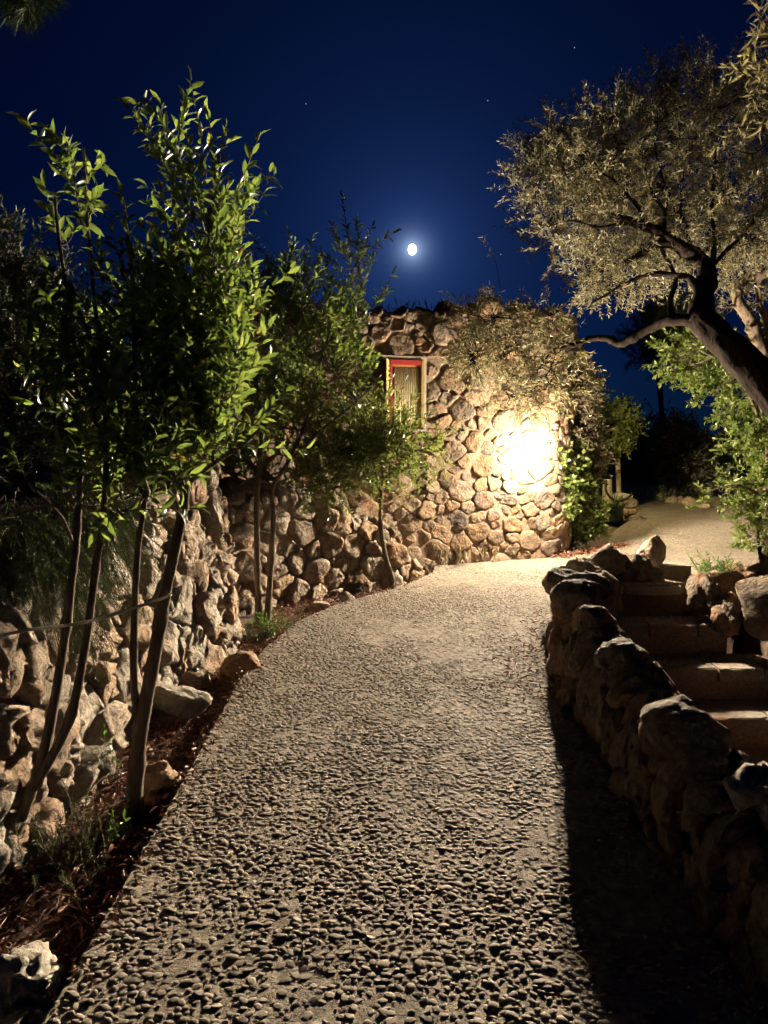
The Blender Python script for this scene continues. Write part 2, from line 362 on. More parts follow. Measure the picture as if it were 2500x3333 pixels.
def inst(protos, sel):
    Vs, Fs, off = [], [], 0; kind = RNG.integers(0, 10, len(sel))
    for q in range(10):
        s_ = sel[kind == q]
        if not len(s_): continue
        Vp, Fp = protos[q]
        p = Vp[None] * np.stack([la[s_], wa[s_], ha[s_]], 1)[:, None, :]
        p[:, :, 2] += p[:, :, 0] * tx[s_][:, None] + p[:, :, 1] * ty[s_][:, None]
        c_, s2 = np.cos(ang[s_])[:, None], np.sin(ang[s_])[:, None]
        X = p[:, :, 0] * c_ - p[:, :, 1] * s2 + gx[s_][:, None]; Y = p[:, :, 0] * s2 + p[:, :, 1] * c_ + gy[s_][:, None]
        Z = p[:, :, 2] + 0.0015
        Vs.append(np.stack([X, Y, Z], 2).reshape(-1, 3))
        Fs.append((Fp[None] + (np.arange(len(s_)) * len(Vp))[:, None, None]).reshape(-1, 3) + off); off += len(s_) * len(Vp)
    return np.concatenate(Vs), np.concatenate(Fs)
order = np.argsort(dist)
infr = order[(np.abs(gx[order] / gy[order]) < 0.54) & (gy[order] > 1.83)]
singles = infr[:300]; mask = np.ones(K, bool); mask[singles] = False
rest = np.nonzero(mask)[0]
pm_ = [tri_mesh('pebble', v, f, M['pebble']) for v, f in PR]
for i in singles:
    o = link('pebble', pm_[int(RNG.integers(0, 10))], path, (gx[i], gy[i], 0.0015))
    o.scale = (la[i], wa[i], ha[i]); o.rotation_euler = (ty[i], -tx[i], ang[i])
d_ = gy[rest]
for sel, pr in ((rest[d_ < 4.2], PM), (rest[d_ >= 4.2], PL)):
    v, f = inst(pr, sel)
    tag(link('pebbles', tri_mesh('pebbles', v, f, M['pebble']), path), kind='stuff')

# ------------------------------------------------------------------ rubble masonry
def clip_half(poly, nx_, ny_, c):
    out_ = []; k = len(poly)
    for i in range(k):
        a = poly[i]; b_ = poly[(i + 1) % k]
        da = nx_ * a[0] + ny_ * a[1] - c; db = nx_ * b_[0] + ny_ * b_[1] - c
        if da <= 0: out_.append(a)
        if (da < 0 < db) or (db < 0 < da):
            s_ = da / (da - db); out_.append((a[0] + (b_[0] - a[0]) * s_, a[1] + (b_[1] - a[1]) * s_))
    return out_
WT = 0.4
def masonry(U, top, sizes, rs, gap=0.012, asp=1.25, v0=0.0, hole=None, tries=9000):
    """Rubble bond in the plane (u, v): big stones first, small ones in the gaps; every stone a power-diagram cell."""
    seeds = []
    grid = {}
    cs = max(sizes) * 2.2
    for si, r0 in enumerate(sizes):
        for _ in range(tries if si else tries // 3):
            r = r0 * rs.uniform(0.82, 1.2)
            u = rs.uniform(0, U); v = rs.uniform(v0, 1) * 1.0
            v = v0 + (rs.uniform(0, 1)) * (top(u) - v0 - r * 0.3)
            if hole and hole(u, v, r): continue
            ku, kv = int(u / cs), int(v / cs); ok = True
            for a in (-1, 0, 1):
                for b_ in (-1, 0, 1):
                    for (u2, v2, r2) in grid.get((ku + a, kv + b_), ()):
                        if ((u - u2) / asp) ** 2 + (v - v2) ** 2 < (rs.uniform(0.74, 1.0) * (r + r2)) ** 2: ok = False; break
                    if not ok: break
                if not ok: break
            if ok:
                seeds.append((u, v, r)); grid.setdefault((ku, kv), []).append((u, v, r))
    cells = []
    for i, (u, v, r) in enumerate(seeds):
        x, y = u / asp, v; j0 = rs.uniform(0, 6.28)
        poly = [(x + 2.1 * r * rs.uniform(0.8, 1.1) * math.cos(j0 + 6.2832 * k / 12), y + 2.1 * r * rs.uniform(0.8, 1.1) * math.sin(j0 + 6.2832 * k / 12)) for k in range(12)]
        ku, kv = int(u / cs), int(v / cs)
        for a in range(-2, 3):
            for b_ in range(-2, 3):
                for (u2, v2, r2) in grid.get((ku + a, kv + b_), ()):
                    if u2 == u and v2 == v: continue
                    dx, dy = u2 / asp - x, v2 - y; d = math.hypot(dx, dy)
                    if d > (r + r2) * 2.2: continue
                    c = (x + dx) ** 2 + (y + dy) ** 2 - r2 * r2 - x * x - y * y + r * r
                    c = (1 - WT) * ((x + dx) ** 2 + (y + dy) ** 2 - x * x - y * y) + WT * c
                    poly = clip_half(poly, dx, dy, c / 2 - gap / 2 * d)
                    if len(poly) < 3: break
                if len(poly) < 3: break
            if len(poly) < 3: break
        if len(poly) >= 3:
            poly = clip_half(poly, 0, -1, -(v0 - 0.02))
            if hole: pass
        if len(poly) >= 3: cells.append(([(p[0] * asp, p[1]) for p in poly], (u, v, r)))
    return cells
def round_poly(poly, n, it=1, q=0.2):
    p = poly
    for _ in range(it):
        o = []
        for i in range(len(p)):
            a, b_ = p[i], p[(i + 1) % len(p)]
            o += [(a[0] * (1 - q) + b_[0] * q, a[1] * (1 - q) + b_[1] * q), (a[0] * q + b_[0] * (1 - q), a[1] * q + b_[1] * (1 - q))]
        p = o
    L = [0]
    for i in range(len(p)): L.append(L[-1] + math.dist(p[i], p[(i + 1) % len(p)]))
    if L[-1] < 1e-4: return None
    out_ = []; k = 0
    for s_ in np.linspace(0, L[-1], n, endpoint=False):
        while L[k + 1] < s_ - 1e-9: k += 1
        f = (s_ - L[k]) / max(1e-9, L[k + 1] - L[k]); a, b_ = p[k % len(p)], p[(k + 1) % len(p)]
        out_.append((a[0] + (b_[0] - a[0]) * f, a[1] + (b_[1] - a[1]) * f))
    return out_
def stone_geo(cell, surf, rs, proud, rough, n=14, deep=0.07):
    poly, (u, v, r) = cell
    rp = round_poly(poly, n, 1, rs.uniform(0.03, 0.11))
    if rp is None: return None
    cu = sum(p[0] for p in rp) / n; cv = sum(p[1] for p in rp) / n
    size = max(math.dist(p, (cu, cv)) for p in rp)
    pr = proud * rs.uniform(0.6, 1.25) * min(1.3, 0.5 + size * 5); tu, tv = rs.uniform(-0.35, 0.35), rs.uniform(-0.3, 0.3)
    V = []; sd = rs.uniform(0, 100)
    rings = [(1.0, -deep), (1.0, 0.5 * pr), (0.95, 0.88 * pr), (0.74, 1.0 * pr), (0.38, 1.0 * pr)]
    for s_, w in rings:
        for (a, b_) in rp:
            uu = cu + (a - cu) * s_; vv = cv + (b_ - cv) * s_
            ww = w
            if w > 0:
                ww += (tu * (uu - cu) + tv * (vv - cv)) * 0.6
                q = (uu * 9 + sd, vv * 9, sd * 1.7)
                ww += rough * (fbm(q, 4) * 0.55 + abs(noise.noise(Vector((uu * 22 + sd, vv * 22, 2)))) * 0.3) * (1.0 if s_ < 0.99 else 0.4)
                uu += rough * 0.5 * noise.noise(Vector((uu * 15, vv * 15, sd))); vv += rough * 0.5 * noise.noise(Vector((uu * 15, vv * 15, sd + 7)))
            V.append(surf(uu, vv, ww))
    V.append(surf(cu, cv, 1.0 * pr + rough * 0.5 * fbm((cu * 9 + sd, cv * 9, sd * 1.7), 4)))
    F = []
    for k in range(len(rings) - 1):
        for j in range(n):
            a = k * n + j; b_ = k * n + (j + 1) % n
            F += [(a, b_, b_ + n), (a, b_ + n, a + n)]
    c_ = len(V) - 1; k = (len(rings) - 1) * n
    for j in range(n): F.append((k + j, k + (j + 1) % n, c_))
    return np.array(V), np.array(F)
def lay_stones(parent, cells, surf, rs, proud, rough, mat, n=14, cap=300, deep=0.07, flip=False):
    geos = []
    for c in cells:
        g_ = stone_geo(c, surf, rs, proud, rough, n, deep)
        if g_ is None: continue
        V, F = g_
        if flip: F = F[:, ::-1]
        d = np.linalg.norm(V.mean(0) - CAM); e = max(np.ptp(V[:, 0]), np.ptp(V[:, 2])) / d
        geos.append((e, V, F))
    geos.sort(key=lambda q: -q[0])
    for e, V, F in geos[:cap]:
        c = V.mean(0); link('stone', tri_mesh('stone', V - c, F, mat), parent, c)
    if len(geos) > cap:
        Vs, Fs, o = [], [], 0
        for e, V, F in geos[cap:]:
            Vs.append(V); Fs.append(F + o); o += len(V)
        tag(link('stones', tri_mesh('stones', np.concatenate(Vs), np.concatenate(Fs), mat), parent, (0, 0, 0)), kind='stuff')
    return len(geos)
def curve_surf(line, H, side=1, r=0.12, T=0.4, batter=0.0, z0=-0.15):
    """Wall surface over a plan line: face, rounded top edge, top; (u, v, w) -> point, w out of the stone."""
    line = np.asarray(line, float); seg = np.linalg.norm(np.diff(line, axis=0), axis=1); cum = np.concatenate([[0], np.cumsum(seg)])
    tan = np.gradient(line, axis=0); tan /= np.linalg.norm(tan, axis=1)[:, None]
    def S(u, v, w):
        u = min(max(u, 0), cum[-1])
        x, y = np.interp(u, cum, line[:, 0]), np.interp(u, cum, line[:, 1])
        tx_, ty_ = np.interp(u, cum, tan[:, 0]), np.interp(u, cum, tan[:, 1]); l = math.hypot(tx_, ty_)
        nx_, ny_ = side * ty_ / l, -side * tx_ / l
        h = H(u); L1 = max(0.02, h - r); L2 = L1 + r * 1.5708
        if v < L1: a, z, ga, gz_ = -batter * v, v, 1, 0
        elif v < L2:
            t_ = (v - L1) / r; a, z = -batter * L1 - r * (1 - math.cos(t_)), L1 + r * math.sin(t_); ga, gz_ = math.cos(t_), math.sin(t_)
        elif v < L2 + T: a, z, ga, gz_ = -batter * L1 - r - (v - L2), L1 + r, 0.0, 1
        else: a, z, ga, gz_ = -batter * L1 - r - T, L1 + r - (v - L2 - T), -1, 0
        a += ga * w; z += gz_ * w
        return (x + nx_ * a, y + ny_ * a, z0 + z)
    return S, cum[-1]
def wall_body(name, surf, U, top, mat, parent, nu=60, nv=24, w=-0.015, v0=0.0, flip=False):
    V = []; F = []
    for i in range(nu + 1):
        u = U * i / nu; t_ = top(u)
        for j in range(nv + 1):
            v = v0 + (t_ - v0) * j / nv
            V.append(surf(u, v, w + 0.012 * noise.noise(Vector((u * 8, v * 8, 5)))))
    for i in range(nu):
        for j in range(nv):
            a = i * (nv + 1) + j; F += [(a, a + nv + 1, a + nv + 2), (a, a + nv + 2, a + 1)]
    F = np.array(F)
    if flip: F = F[:, ::-1]
    return link(name, tri_mesh(name, V, F, mat), parent)
class RS:
    def __init__(s, k): s.r = random.Random(k)
    def uniform(s, a, b): return s.r.uniform(a, b)

# ---- stone house
house = empty('stone_house', (FA0[0], FA0[1], 0))
tag(house, 'rough rubble stone house with a lit lamp at its corner and ochre window', 'house')
HL = [FA0 + FDIR * s for s in (-2.5, -1.2, 0.0, 0.9, 1.75)] + [np.array(q) for q in ((2.20, 9.04), (2.42, 9.35), (2.58, 9.85), (2.9, 11.0), (3.4, 12.4))]
HLs = smoothline(HL, 6)
def h_house(u):
    return 3.22 + 0.10 * noise.noise(Vector((u * 1.7, 0, 4))) + 0.05 * noise.noise(Vector((u * 6, 0, 8))) + (0.10 if 3.2 < u < 3.6 else 0) - (0.12 if u < 2.9 else 0)
hs, HU = curve_surf(HLs, h_house, side=1, r=0.08, T=0.3, z0=-0.15)
def facade_hit(px, py):
    d = ray(px, py); n2 = np.array([FNOR[0], FNOR[1], 0.0]); p0 = np.array([FA0[0], FA0[1], 0.0])
    t_ = np.dot(p0 - CAM, n2) / np.dot(d, n2); p = CAM + d * t_
    return float(np.dot(p[:2] - FA0, FDIR)), float(p[2])
U0 = 2.5                                     # arc length at FA0
ws0, wz0 = facade_hit(1278, 1388); ws1, wz1 = facade_hit(1374, 1176)
sh0, _ = facade_hit(1236, 1300)
def win_hole(u, v, r):
    s_ = u - U0; z = v - 0.15
    return (sh0 - 0.03 - r * 0.85 < s_ < ws1 + 0.045 + r * 0.85) and (wz0 - 0.03 - r * 0.8 < z < wz1 + 0.05 + r * 0.8)
rs = RS(11)
wall_body('wall', hs, HU, lambda u: h_house(u) + 0.3, M['mortar'], house, 90, 40, w=0.007, flip=True)
cells = masonry(HU, lambda u: h_house(u) + 0.12, (0.155, 0.11, 0.075, 0.05, 0.034), rs, gap=0.005, asp=1.3, hole=win_hole, tries=3000)
def trim(cells):
    out_ = []
    for poly, (u, v, r) in cells:
        a, b_ = sh0 - 0.03 + U0, ws1 + 0.045 + U0; z0_, z1_ = wz0 - 0.03 + 0.15, wz1 + 0.05 + 0.15
        if a - 0.35 < u < b_ + 0.35 and z0_ - 0.35 < v < z1_ + 0.35:
            if u > b_ - 0.001 and z0_ < v < z1_: poly = clip_half(poly, -1, 0, -b_)
            elif u < a + 0.001 and z0_ < v < z1_: poly = clip_half(poly, 1, 0, a)
            elif v >= z1_: poly = clip_half(poly, 0, -1, -z1_)
            elif v <= z0_: poly = clip_half(poly, 0, 1, z0_)
        if len(poly) >= 3: out_.append((poly, (u, v, r)))
    return out_
nst = lay_stones(house, trim(cells), hs, rs, 0.026, 0.028, M['house'], n=18, flip=True)
mb = MB()
core = [FA0 + FDIR * -2.5 - FNOR * 0.02, FA0 + FDIR * 1.7 - FNOR * 0.12, np.array((2.2, 9.5)), np.array((2.75, 11.0)), np.array((3.3, 12.5)), np.array((2.6, 14.0)), np.array((-2.4, 12.5))]
nk = len(core)
mb.add([(p[0], p[1], -0.15) for p in core] + [(p[0], p[1], 2.86) for p in core], [tuple(range(nk))[::-1], tuple(range(nk, 2 * nk))] + [(i, (i + 1) % nk, nk + (i + 1) % nk, nk + i) for i in range(nk)])
mb.build('roof', M['earth'], house)

def FM(s, w, z):                              # facade coordinates -> world
    p = FA0 + FDIR * s + FNOR * w; return (p[0], p[1], z)
win = MB(); fw = 0.032
win.box(ws1 - fw, ws1, 0.0, 0.062, wz0, wz1, FM)
win.box(ws0 - 0.02, ws1 - fw - 0.001, 0.0, 0.045, wz1 - 0.055 - 0.022, wz1 - 0.055, FM)
win.box(ws0 - 0.02, ws1 - fw - 0.001, 0.0, 0.05, wz0, wz0 + 0.03, FM)
window = win.build('window', M['ochre'], house, FM(ws0, 0, wz0)); window['label'] = 'ochre framed window with red head and reed blind'
mb = MB(); mb.box(ws0 - 0.05, ws1 - fw - 0.001, 0.0, 0.06, wz1 - 0.054, wz1, FM); mb.build('header', M['red'], window, FM(ws0, 0, wz1))
mb = MB(); mb.box(ws0 - 0.05, ws0 - 0.022, 0.0, 0.055, wz0, wz1 - 0.056, FM); mb.build('frame', M['red'], window, FM(ws0, 0, wz0))
mb = MB(); k = 15
for i in range(k):
    a = ws0 + (ws1 - fw - ws0) * (i + 0.5) / k
    mb.tube([FM(a + 0.002 * random.uniform(-1, 1), 0.04, wz0 + 0.031), FM(a, 0.04, wz1 - 0.08)], (ws1 - fw - ws0) / k * 0.40, 7)
tag(mb.build('reed_blind', M['reed'], window, FM(ws0, 0, wz0), smooth=True), kind='stuff')
mb = MB(); mb.box(ws0 - 0.08, ws1, -0.012, 0.004, wz0 - 0.01, wz1 + 0.005, FM); mb.build('shade_panel', M['dark'], window, FM(ws0, 0, wz0))  # flat backing with shade painted as near-black; the wall has no opening here
mb = MB(); mb.box(sh0 - 0.02, ws1 + 0.04, -0.02, 0.05, wz1 + 0.002, wz1 + 0.045, FM); mb.build('lintel', M['plaster'], house, FM(ws0, 0, wz1))
mb = MB(); mb.box(ws1 + 0.002, ws1 + 0.038, -0.02, 0.04, wz0 - 0.03, wz1 + 0.0015, FM); mb.build('jamb', M['plaster'], house, FM(ws1, 0, wz0))
mb = MB(); mb.box(sh0 - 0.02, ws1 + 0.036, -0.02, 0.07, wz0 - 0.06, wz0 - 0.032, FM); mb.build('sill', M['plaster'], house, FM(ws0, 0, wz0))
# the open left shutter, turned out of the wall on its hinge
sa = math.radians(62); sw = 0.26
def SM(a, b_, z): return FM(ws0 - 0.055 - a * math.cos(sa) - b_ * math.sin(sa) * 0.0, 0.012 + a * math.sin(sa) + b_, z)
mb = MB()
for a0, a1 in ((0, 0.03), (sw - 0.03, sw)): mb.box(a0, a1, 0, 0.03, wz0, wz1 - 0.01, SM)
mb.box(0.031, sw - 0.031, 0, 0.03, wz0, wz0 + 0.04, SM); mb.box(0.031, sw - 0.031, 0, 0.03, wz1 - 0.05, wz1 - 0.01, SM)
shut = mb.build('shutter', M['ochre'], house, SM(0, 0, wz0))
k = 13
for i in range(k):
    z = wz0 + 0.055 + (wz1 - wz0 - 0.11) * i / (k - 1); mb = MB()
    mb.add([SM(0.031, 0.0, z - 0.018), SM(sw - 0.031, 0.0, z - 0.018), SM(sw - 0.031, 0.028, z + 0.018), SM(0.031, 0.028, z + 0.018),
            SM(0.031, 0.004, z - 0.022), SM(sw - 0.031, 0.004, z - 0.022), SM(sw - 0.031, 0.032, z + 0.014), SM(0.031, 0.032, z + 0.014)],
           [(0, 1, 2, 3), (7, 6, 5, 4), (0, 4, 5, 1), (1, 5, 6, 2), (2, 6, 7, 3), (3, 7, 4, 0)])
    mb.build('slat', M['ochre'], shut, SM(0.1, 0, z))

# ---- wall lamp on the house corner: the light of the picture
def wall_lamp(pos, nor, label, power, col, back=0.25, radius=0.06):
    pos = np.asarray(pos, float); n3 = np.array([nor[0], nor[1], 0.0]); t3 = np.array([-nor[1], nor[0], 0.0]); up = np.array([0, 0, 1.0])
    root = empty('wall_lamp', pos - n3 * back); tag(root, label, 'lamp')
    def LM(a, b_, c): return tuple(pos + t3 * a + n3 * b_ + up * c)
    mb = MB(); mb.box(-0.04, 0.04, -back - 0.01, -back + 0.012, -0.06, 0.08, LM); mb.build('mounting_plate', M['enamel'], root, pos)
    mb = MB(); mb.tube(smoothline([LM(0, -back + 0.01, 0.05), LM(0, -back * 0.6, 0.12), LM(0, -0.05, 0.15), LM(0, 0, 0.115)], 5), 0.009, 8); mb.build('bracket', M['enamel'], root, pos, smooth=True)
    mb = MB(); k = 16
    prof = [(0.010, 0.115), (0.018, 0.10), (0.021, 0.085), (0.022, 0.07)]
    V = [LM(r * math.cos(6.2832 * j / k), r * math.sin(6.2832 * j / k), z) for r, z in prof for j in range(k)]
    mb.add(V, [(i * k + j, i * k + (j + 1) % k, (i + 1) * k + (j + 1) % k, (i + 1) * k + j) for i in range(3) for j in range(k)] + [tuple(range(k))])
    mb.build('bulb_holder', M['enamel'], root, pos, smooth=True)
    mb = MB(); prof = [(0.001, -0.05)] + [(0.046 * math.sin(a), -0.005 - 0.046 * math.cos(a)) for a in np.linspace(0.3, 2.6, 8)] + [(0.02, 0.06), (0.02, 0.10)]
    V = [LM(r * math.cos(6.2832 * j / k), r * math.sin(6.2832 * j / k), z) for r, z in prof for j in range(k)]
    mb.add(V, [(i * k + j, i * k + (j + 1) % k, (i + 1) * k + (j + 1) % k, (i + 1) * k + j) for i in range(len(prof) - 1) for j in range(k)])
    mb.build('bulb', glow_mat('lit_bulb', col, 40), root, pos, smooth=True)
    ld = bpy.data.lights.new('lamp_light', 'POINT'); ld.energy = 1.0; ld.color = (1, 1, 1); ld.shadow_soft_size = radius
    ld.use_nodes = True; t = ld.node_tree; em = next(n for n in t.nodes if n.type == 'EMISSION')
    fo = N(t, 'ShaderNodeLightFalloff', {'Strength': power[0], 'Smooth': 0.0}); f2 = N(t, 'ShaderNodeLightFalloff', {'Strength': power[1], 'Smooth': 0.0}); f3 = N(t, 'ShaderNodeLightFalloff', {'Strength': power[2], 'Smooth': 0.0})
    s_ = N(t, 'ShaderNodeMath', {0: fo.outputs['Linear'], 1: f2.outputs['Constant']}, operation='ADD')
    s_ = N(t, 'ShaderNodeMath', {0: s_.outputs[0], 1: f3.outputs['Quadratic']}, operation='ADD')
    em.inputs['Color'].default_value = c4(col); t.links.new(s_.outputs[0], em.inputs['Strength'])
    lo = bpy.data.objects.new('lamp_light', ld); COL.objects.link(lo); lo.parent = root; lo.location = Vector(tuple(pos)) - root.location
    return root
ls, lz = facade_hit(1716, 1468)
lp = FA0 + FDIR * (ls - 0.02) + FNOR * 0.40
LAMP = np.array([lp[0], lp[1], lz + 0.02])
wall_lamp(LAMP, FNOR, 'white-hot lamp glaring on the corner of the stone house', (90, 470, 560), (1.0, 0.82, 0.60), back=0.37)
wall_lamp((3.6, 12.6, 1.9), (0.94, -0.34), 'small yellow lamp hidden round the far side of the stone house', (40, 90, 60), (1.0, 0.77, 0.38), back=0.3)

# ---- walls left of the path
rs = RS(23)
LW = smoothline([(-1.62, 1.2), (-1.50, 2.1), (-1.42, 2.8), (-1.45, 3.5), (-1.38, 4.2), (-1.22, 4.9), (-1.24, 5.5), (-1.42, 5.95), (-1.65, 6.4)], 8)
UL = np.concatenate([[0], np.cumsum(np.linalg.norm(np.diff(LW, axis=0), axis=1))])
def h_left(u):
    y = np.interp(u, UL, LW[:, 1])
    return float(np.interp(y, [1.2, 2.4, 3.0, 3.6, 4.3, 4.9, 5.6, 6.4], [0.85, 0.9, 1.0, 1.15, 1.32, 1.42, 1.4, 1.3])) + 0.07 * noise.noise(Vector((u * 3, 2, 2)))
lsrf, LU = curve_surf(LW, h_left, side=1, r=0.14, T=0.35, batter=0.10, z0=-0.16)
lw = empty('retaining_wall', (-1.4, 3.5, -0.12)); tag(lw, 'tall weathered retaining wall of karst boulders behind the young trees', 'wall')
wall_body('core', lsrf, LU, lambda u: h_left(u) + 0.55, M['mortar'], lw, 90, 36, w=0.03, flip=True)
cells = masonry(LU, lambda u: h_left(u) + 0.35, (0.17, 0.12, 0.08, 0.05), rs, gap=0.008, asp=1.05, tries=2600)
lay_stones(lw, cells, lsrf, rs, 0.085, 0.10, M['karst'], n=18, flip=True)

rs = RS(31)
TW = smoothline([(-1.75, 6.15), (-1.35, 6.45), (-0.85, 6.95), (-0.3, 7.35), (0.15, 7.62), (0.45, 7.9)], 8)
UT = np.concatenate([[0], np.cumsum(np.linalg.norm(np.diff(TW, axis=0), axis=1))])
def h_ter(u):
    x = np.interp(u, UT, TW[:, 0])
    return float(np.interp(x, [-1.75, -0.9, -0.45, -0.25, 0.05, 0.25, 0.45], [1.2, 1.16, 1.06, 0.78, 0.70, 0.45, 0.16])) + 0.05 * noise.noise(Vector((u * 4, 7, 2)))
tsrf, TU = curve_surf(TW, h_ter, side=1, r=0.1, T=0.3, batter=0.06, z0=-0.16)
tw = empty('terrace_wall', (-0.6, 7.1, -0.12)); tag(tw, 'low dry-stone terrace wall stepping down to the house front', 'wall')
wall_body('core', tsrf, TU, lambda u: h_ter(u) + 0.4, M['mortar'], tw, 60, 24, w=0.02, flip=True)
cells = masonry(TU, lambda u: h_ter(u) + 0.22, (0.14, 0.10, 0.065), rs, gap=0.008, asp=1.1, tries=2500)
lay_stones(tw, cells, tsrf, rs, 0.06, 0.06, M['wallst'], n=16, flip=True)
# the filled ground behind both walls
back = [(p[0] - 0.25, p[1]) for p in LW[::4]] + [(-0.9, 7.25), (-0.3, 7.6), (0.2, 7.95)]
V = []; F = []
for i, (x, y) in enumerate(back):
    zt = h_left(UL[min(i * 4, len(UL) - 1)]) - 0.42 if i < len(LW[::4]) else (0.45, 0.25, 0.0)[i - len(LW[::4])]
    for q, dx in enumerate((0, 0.6, 1.6, 4, 9)):
        V.append((x - dx * (1 if i < len(LW[::4]) else 0.2), y + (0 if i < len(LW[::4]) else dx * 0.12), zt + (0.12 if i < len(LW[::4]) else 0.02) * min(dx, 4) + 0.04 * noise.noise(Vector((x * 3 + dx, y * 3, 1)))))
for i in range(len(back) - 1):
    for q in range(4):
        a = i * 5 + q; F += [(a, a + 5, a + 6), (a, a + 6, a + 1)]
tag(link('terrace_ground', tri_mesh('terrace_ground', V, F, M['earth'])), 'dark planted ground behind the left walls', 'ground', kind='structure')

# ---- parapet wall right of the path
rs = RS(47)
UR = np.concatenate([[0], np.cumsum(np.linalg.norm(np.diff(WALLR, axis=0), axis=1))])
def h_par(u):
    y = np.interp(u, UR, WALLR[:, 1])
    return float(np.interp(y, [0.6, 2, 3, 4.2, 4.9, 5.8, 6.7, 7.2], [0.44, 0.44, 0.45, 0.50, 0.50, 0.36, 0.26, 0.22])) + 0.05 * noise.noise(Vector((u * 3.2, 5, 2)))
psrf, PU = curve_surf(WALLR, h_par, side=-1, r=0.12, T=0.10, batter=0.05, z0=-0.12)
pw = empty('parapet_wall', (1.1, 3.5, -0.1)); tag(pw, 'dark curved parapet wall of mortared boulders between path and steps', 'wall')
wall_body('core', psrf, PU, lambda u: h_par(u) + 1.75, M['mortar'], pw, 70, 40, w=0.015)
cells = masonry(PU, lambda u: h_par(u) + 1.0, (0.125, 0.09, 0.06), rs, gap=0.009, asp=0.75, tries=2600)
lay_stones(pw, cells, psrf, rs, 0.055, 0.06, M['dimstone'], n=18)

# boulders bedded along the top of the parapet
def cap_stones():
    rs_ = random.Random(5); u = 0.5; k = 0
    while u < PU - 0.1:
        w_ = rs_.uniform(0.2, 0.34) * (1.0 if u < 4.2 else 0.72)
        for side_ in (0, 1):
            if side_ and rs_.random() < (0.2 if u < 3.6 else 0.8): continue
            h = h_par(u); p = np.array(psrf(u + w_ * 0.4 + side_ * 0.12, h + 0.02 + 0.2 * side_, -0.06)); q = w_ * rs_.uniform(0.75, 1.1) * (0.85 if side_ else 1)
            V, F = rock_geo((q * 0.95, q * 1.05, q * rs_.uniform(0.6, 0.9)), 300 + k, 0.34, 4, 10); k += 1
            a_ = rs_.uniform(0, 6.28); R_ = np.array([[math.cos(a_), -math.sin(a_), 0], [math.sin(a_), math.cos(a_), 0], [0, 0, 1]])
            link('stone', tri_mesh('stone', V @ R_.T, F, M['dimstone']), pw, p)
        u += w_ * 0.85
    for k, (x, y, z, q, m_) in enumerate(((1.235, 4.45, 0.45, (0.34, 0.36, 0.32), 'dimstone'), (1.38, 4.8, 0.44, (0.36, 0.34, 0.30), 'dimstone'), (1.20, 4.02, 0.42, (0.28, 0.36, 0.24), 'dimstone'), (1.18, 3.4, 0.40, (0.26, 0.36, 0.22), 'dimstone'))):
        V, F = rock_geo(q, 400 + k, 0.3, 4, 5); link('stone', tri_mesh('stone', V, F, M[m_]), pw, (x, y, z))
# ---- steps going down beside the parapet
st = empty('steps', (2.7, 7.2, 0)); tag(st, 'stone steps with pebbled treads going down from the path in shadow', 'steps')
for n_ in range(7):
    z = -0.02 - 0.30 * n_; y0 = 7.30 - 0.44 * n_; x1 = (3.12, 3.42, 3.75, 3.75, 3.75, 3.75, 3.75)[n_]; x0 = 1.3 if n_ > 2 else (2.05, 1.7, 1.5)[n_]
    mb = MB(); mb.box(x0, x1, y0 + 0.12, y0 + 0.50, z - 0.55, z - 0.012); mb.build('tread', M['path'], st, (x0, y0, z))
    mb = MB(); mb.box(x0, x1, y0 + 0.05, y0 + 0.118, z - 0.55, z - 0.135); mb.build('riser', M['mortar'], st, (x0, y0, z))
    x = x0
    while x < x1 - 0.05:
        w_ = min(random.uniform(0.42, 0.62), x1 - x)
        if x1 - x - w_ < 0.15: w_ = x1 - x
        mb = MB(); q = random.uniform(-0.012, 0.012); nseg = 8
        V = []
        for i in range(nseg + 1):
            xx = x + 0.008 + (w_ - 0.016) * i / nseg; e = 0.02 if i in (0, nseg) else 0.008
            jn = lambda s_: 0.016 * noise.noise(Vector((xx * 9, s_, n_)))
            V += [(xx, y0 + q + e * 0.5 + jn(1), z - 0.133), (xx, y0 + q + e * 0.4 + jn(2), z - 0.066), (xx, y0 + q + e + jn(3), z - 0.016), (xx, y0 + q + 0.016 + e + jn(4), z - e * 0.3), (xx, y0 + 0.16, z), (xx, y0 + 0.16, z - 0.133)]
        mb.add(V, [(i * 6 + j, i * 6 + (j + 1) % 6, i * 6 + 6 + (j + 1) % 6, i * 6 + 6 + j) for i in range(nseg) for j in range(6)] + [tuple(range(6))[::-1], tuple(nseg * 6 + j for j in range(6))])
        mb.build('slab', M['slab'], st, (x, y0, z), smooth=False); x += w_
    if n_ < 3:                                  # pebbles on the lit treads
        k = 420; X = RNG.uniform(x0 + 0.03, x1 - 0.03, k); Y = RNG.uniform(y0 + 0.17, y0 + 0.47, k)
        b0 = len(gx); gx = np.concatenate([gx, X]); gy = np.concatenate([gy, Y])
        l_ = RNG.uniform(0.014, 0.022, k); la = np.concatenate([la, l_]); wa = np.concatenate([wa, l_ * 0.65]); ha = np.concatenate([ha, l_ * 0.4])
        ang = np.concatenate([ang, RNG.normal(0, 0.5, k)]); tx = np.concatenate([tx, np.zeros(k)]); ty = np.concatenate([ty, np.zeros(k)])
        v, f = inst(PL, np.arange(b0, b0 + k)); v[:, 2] += z - 0.012
        tag(link('pebbles', tri_mesh('pebbles', v, f, M['pebble']), st), kind='stuff')
# upper corner step behind the standing stone
mb = MB(); mb.box(3.02, 3.34, 7.62, 7.9, -0.1, 0.13); mb.build('slab', M['slab'], st, (3.0, 7.6, 0.1))

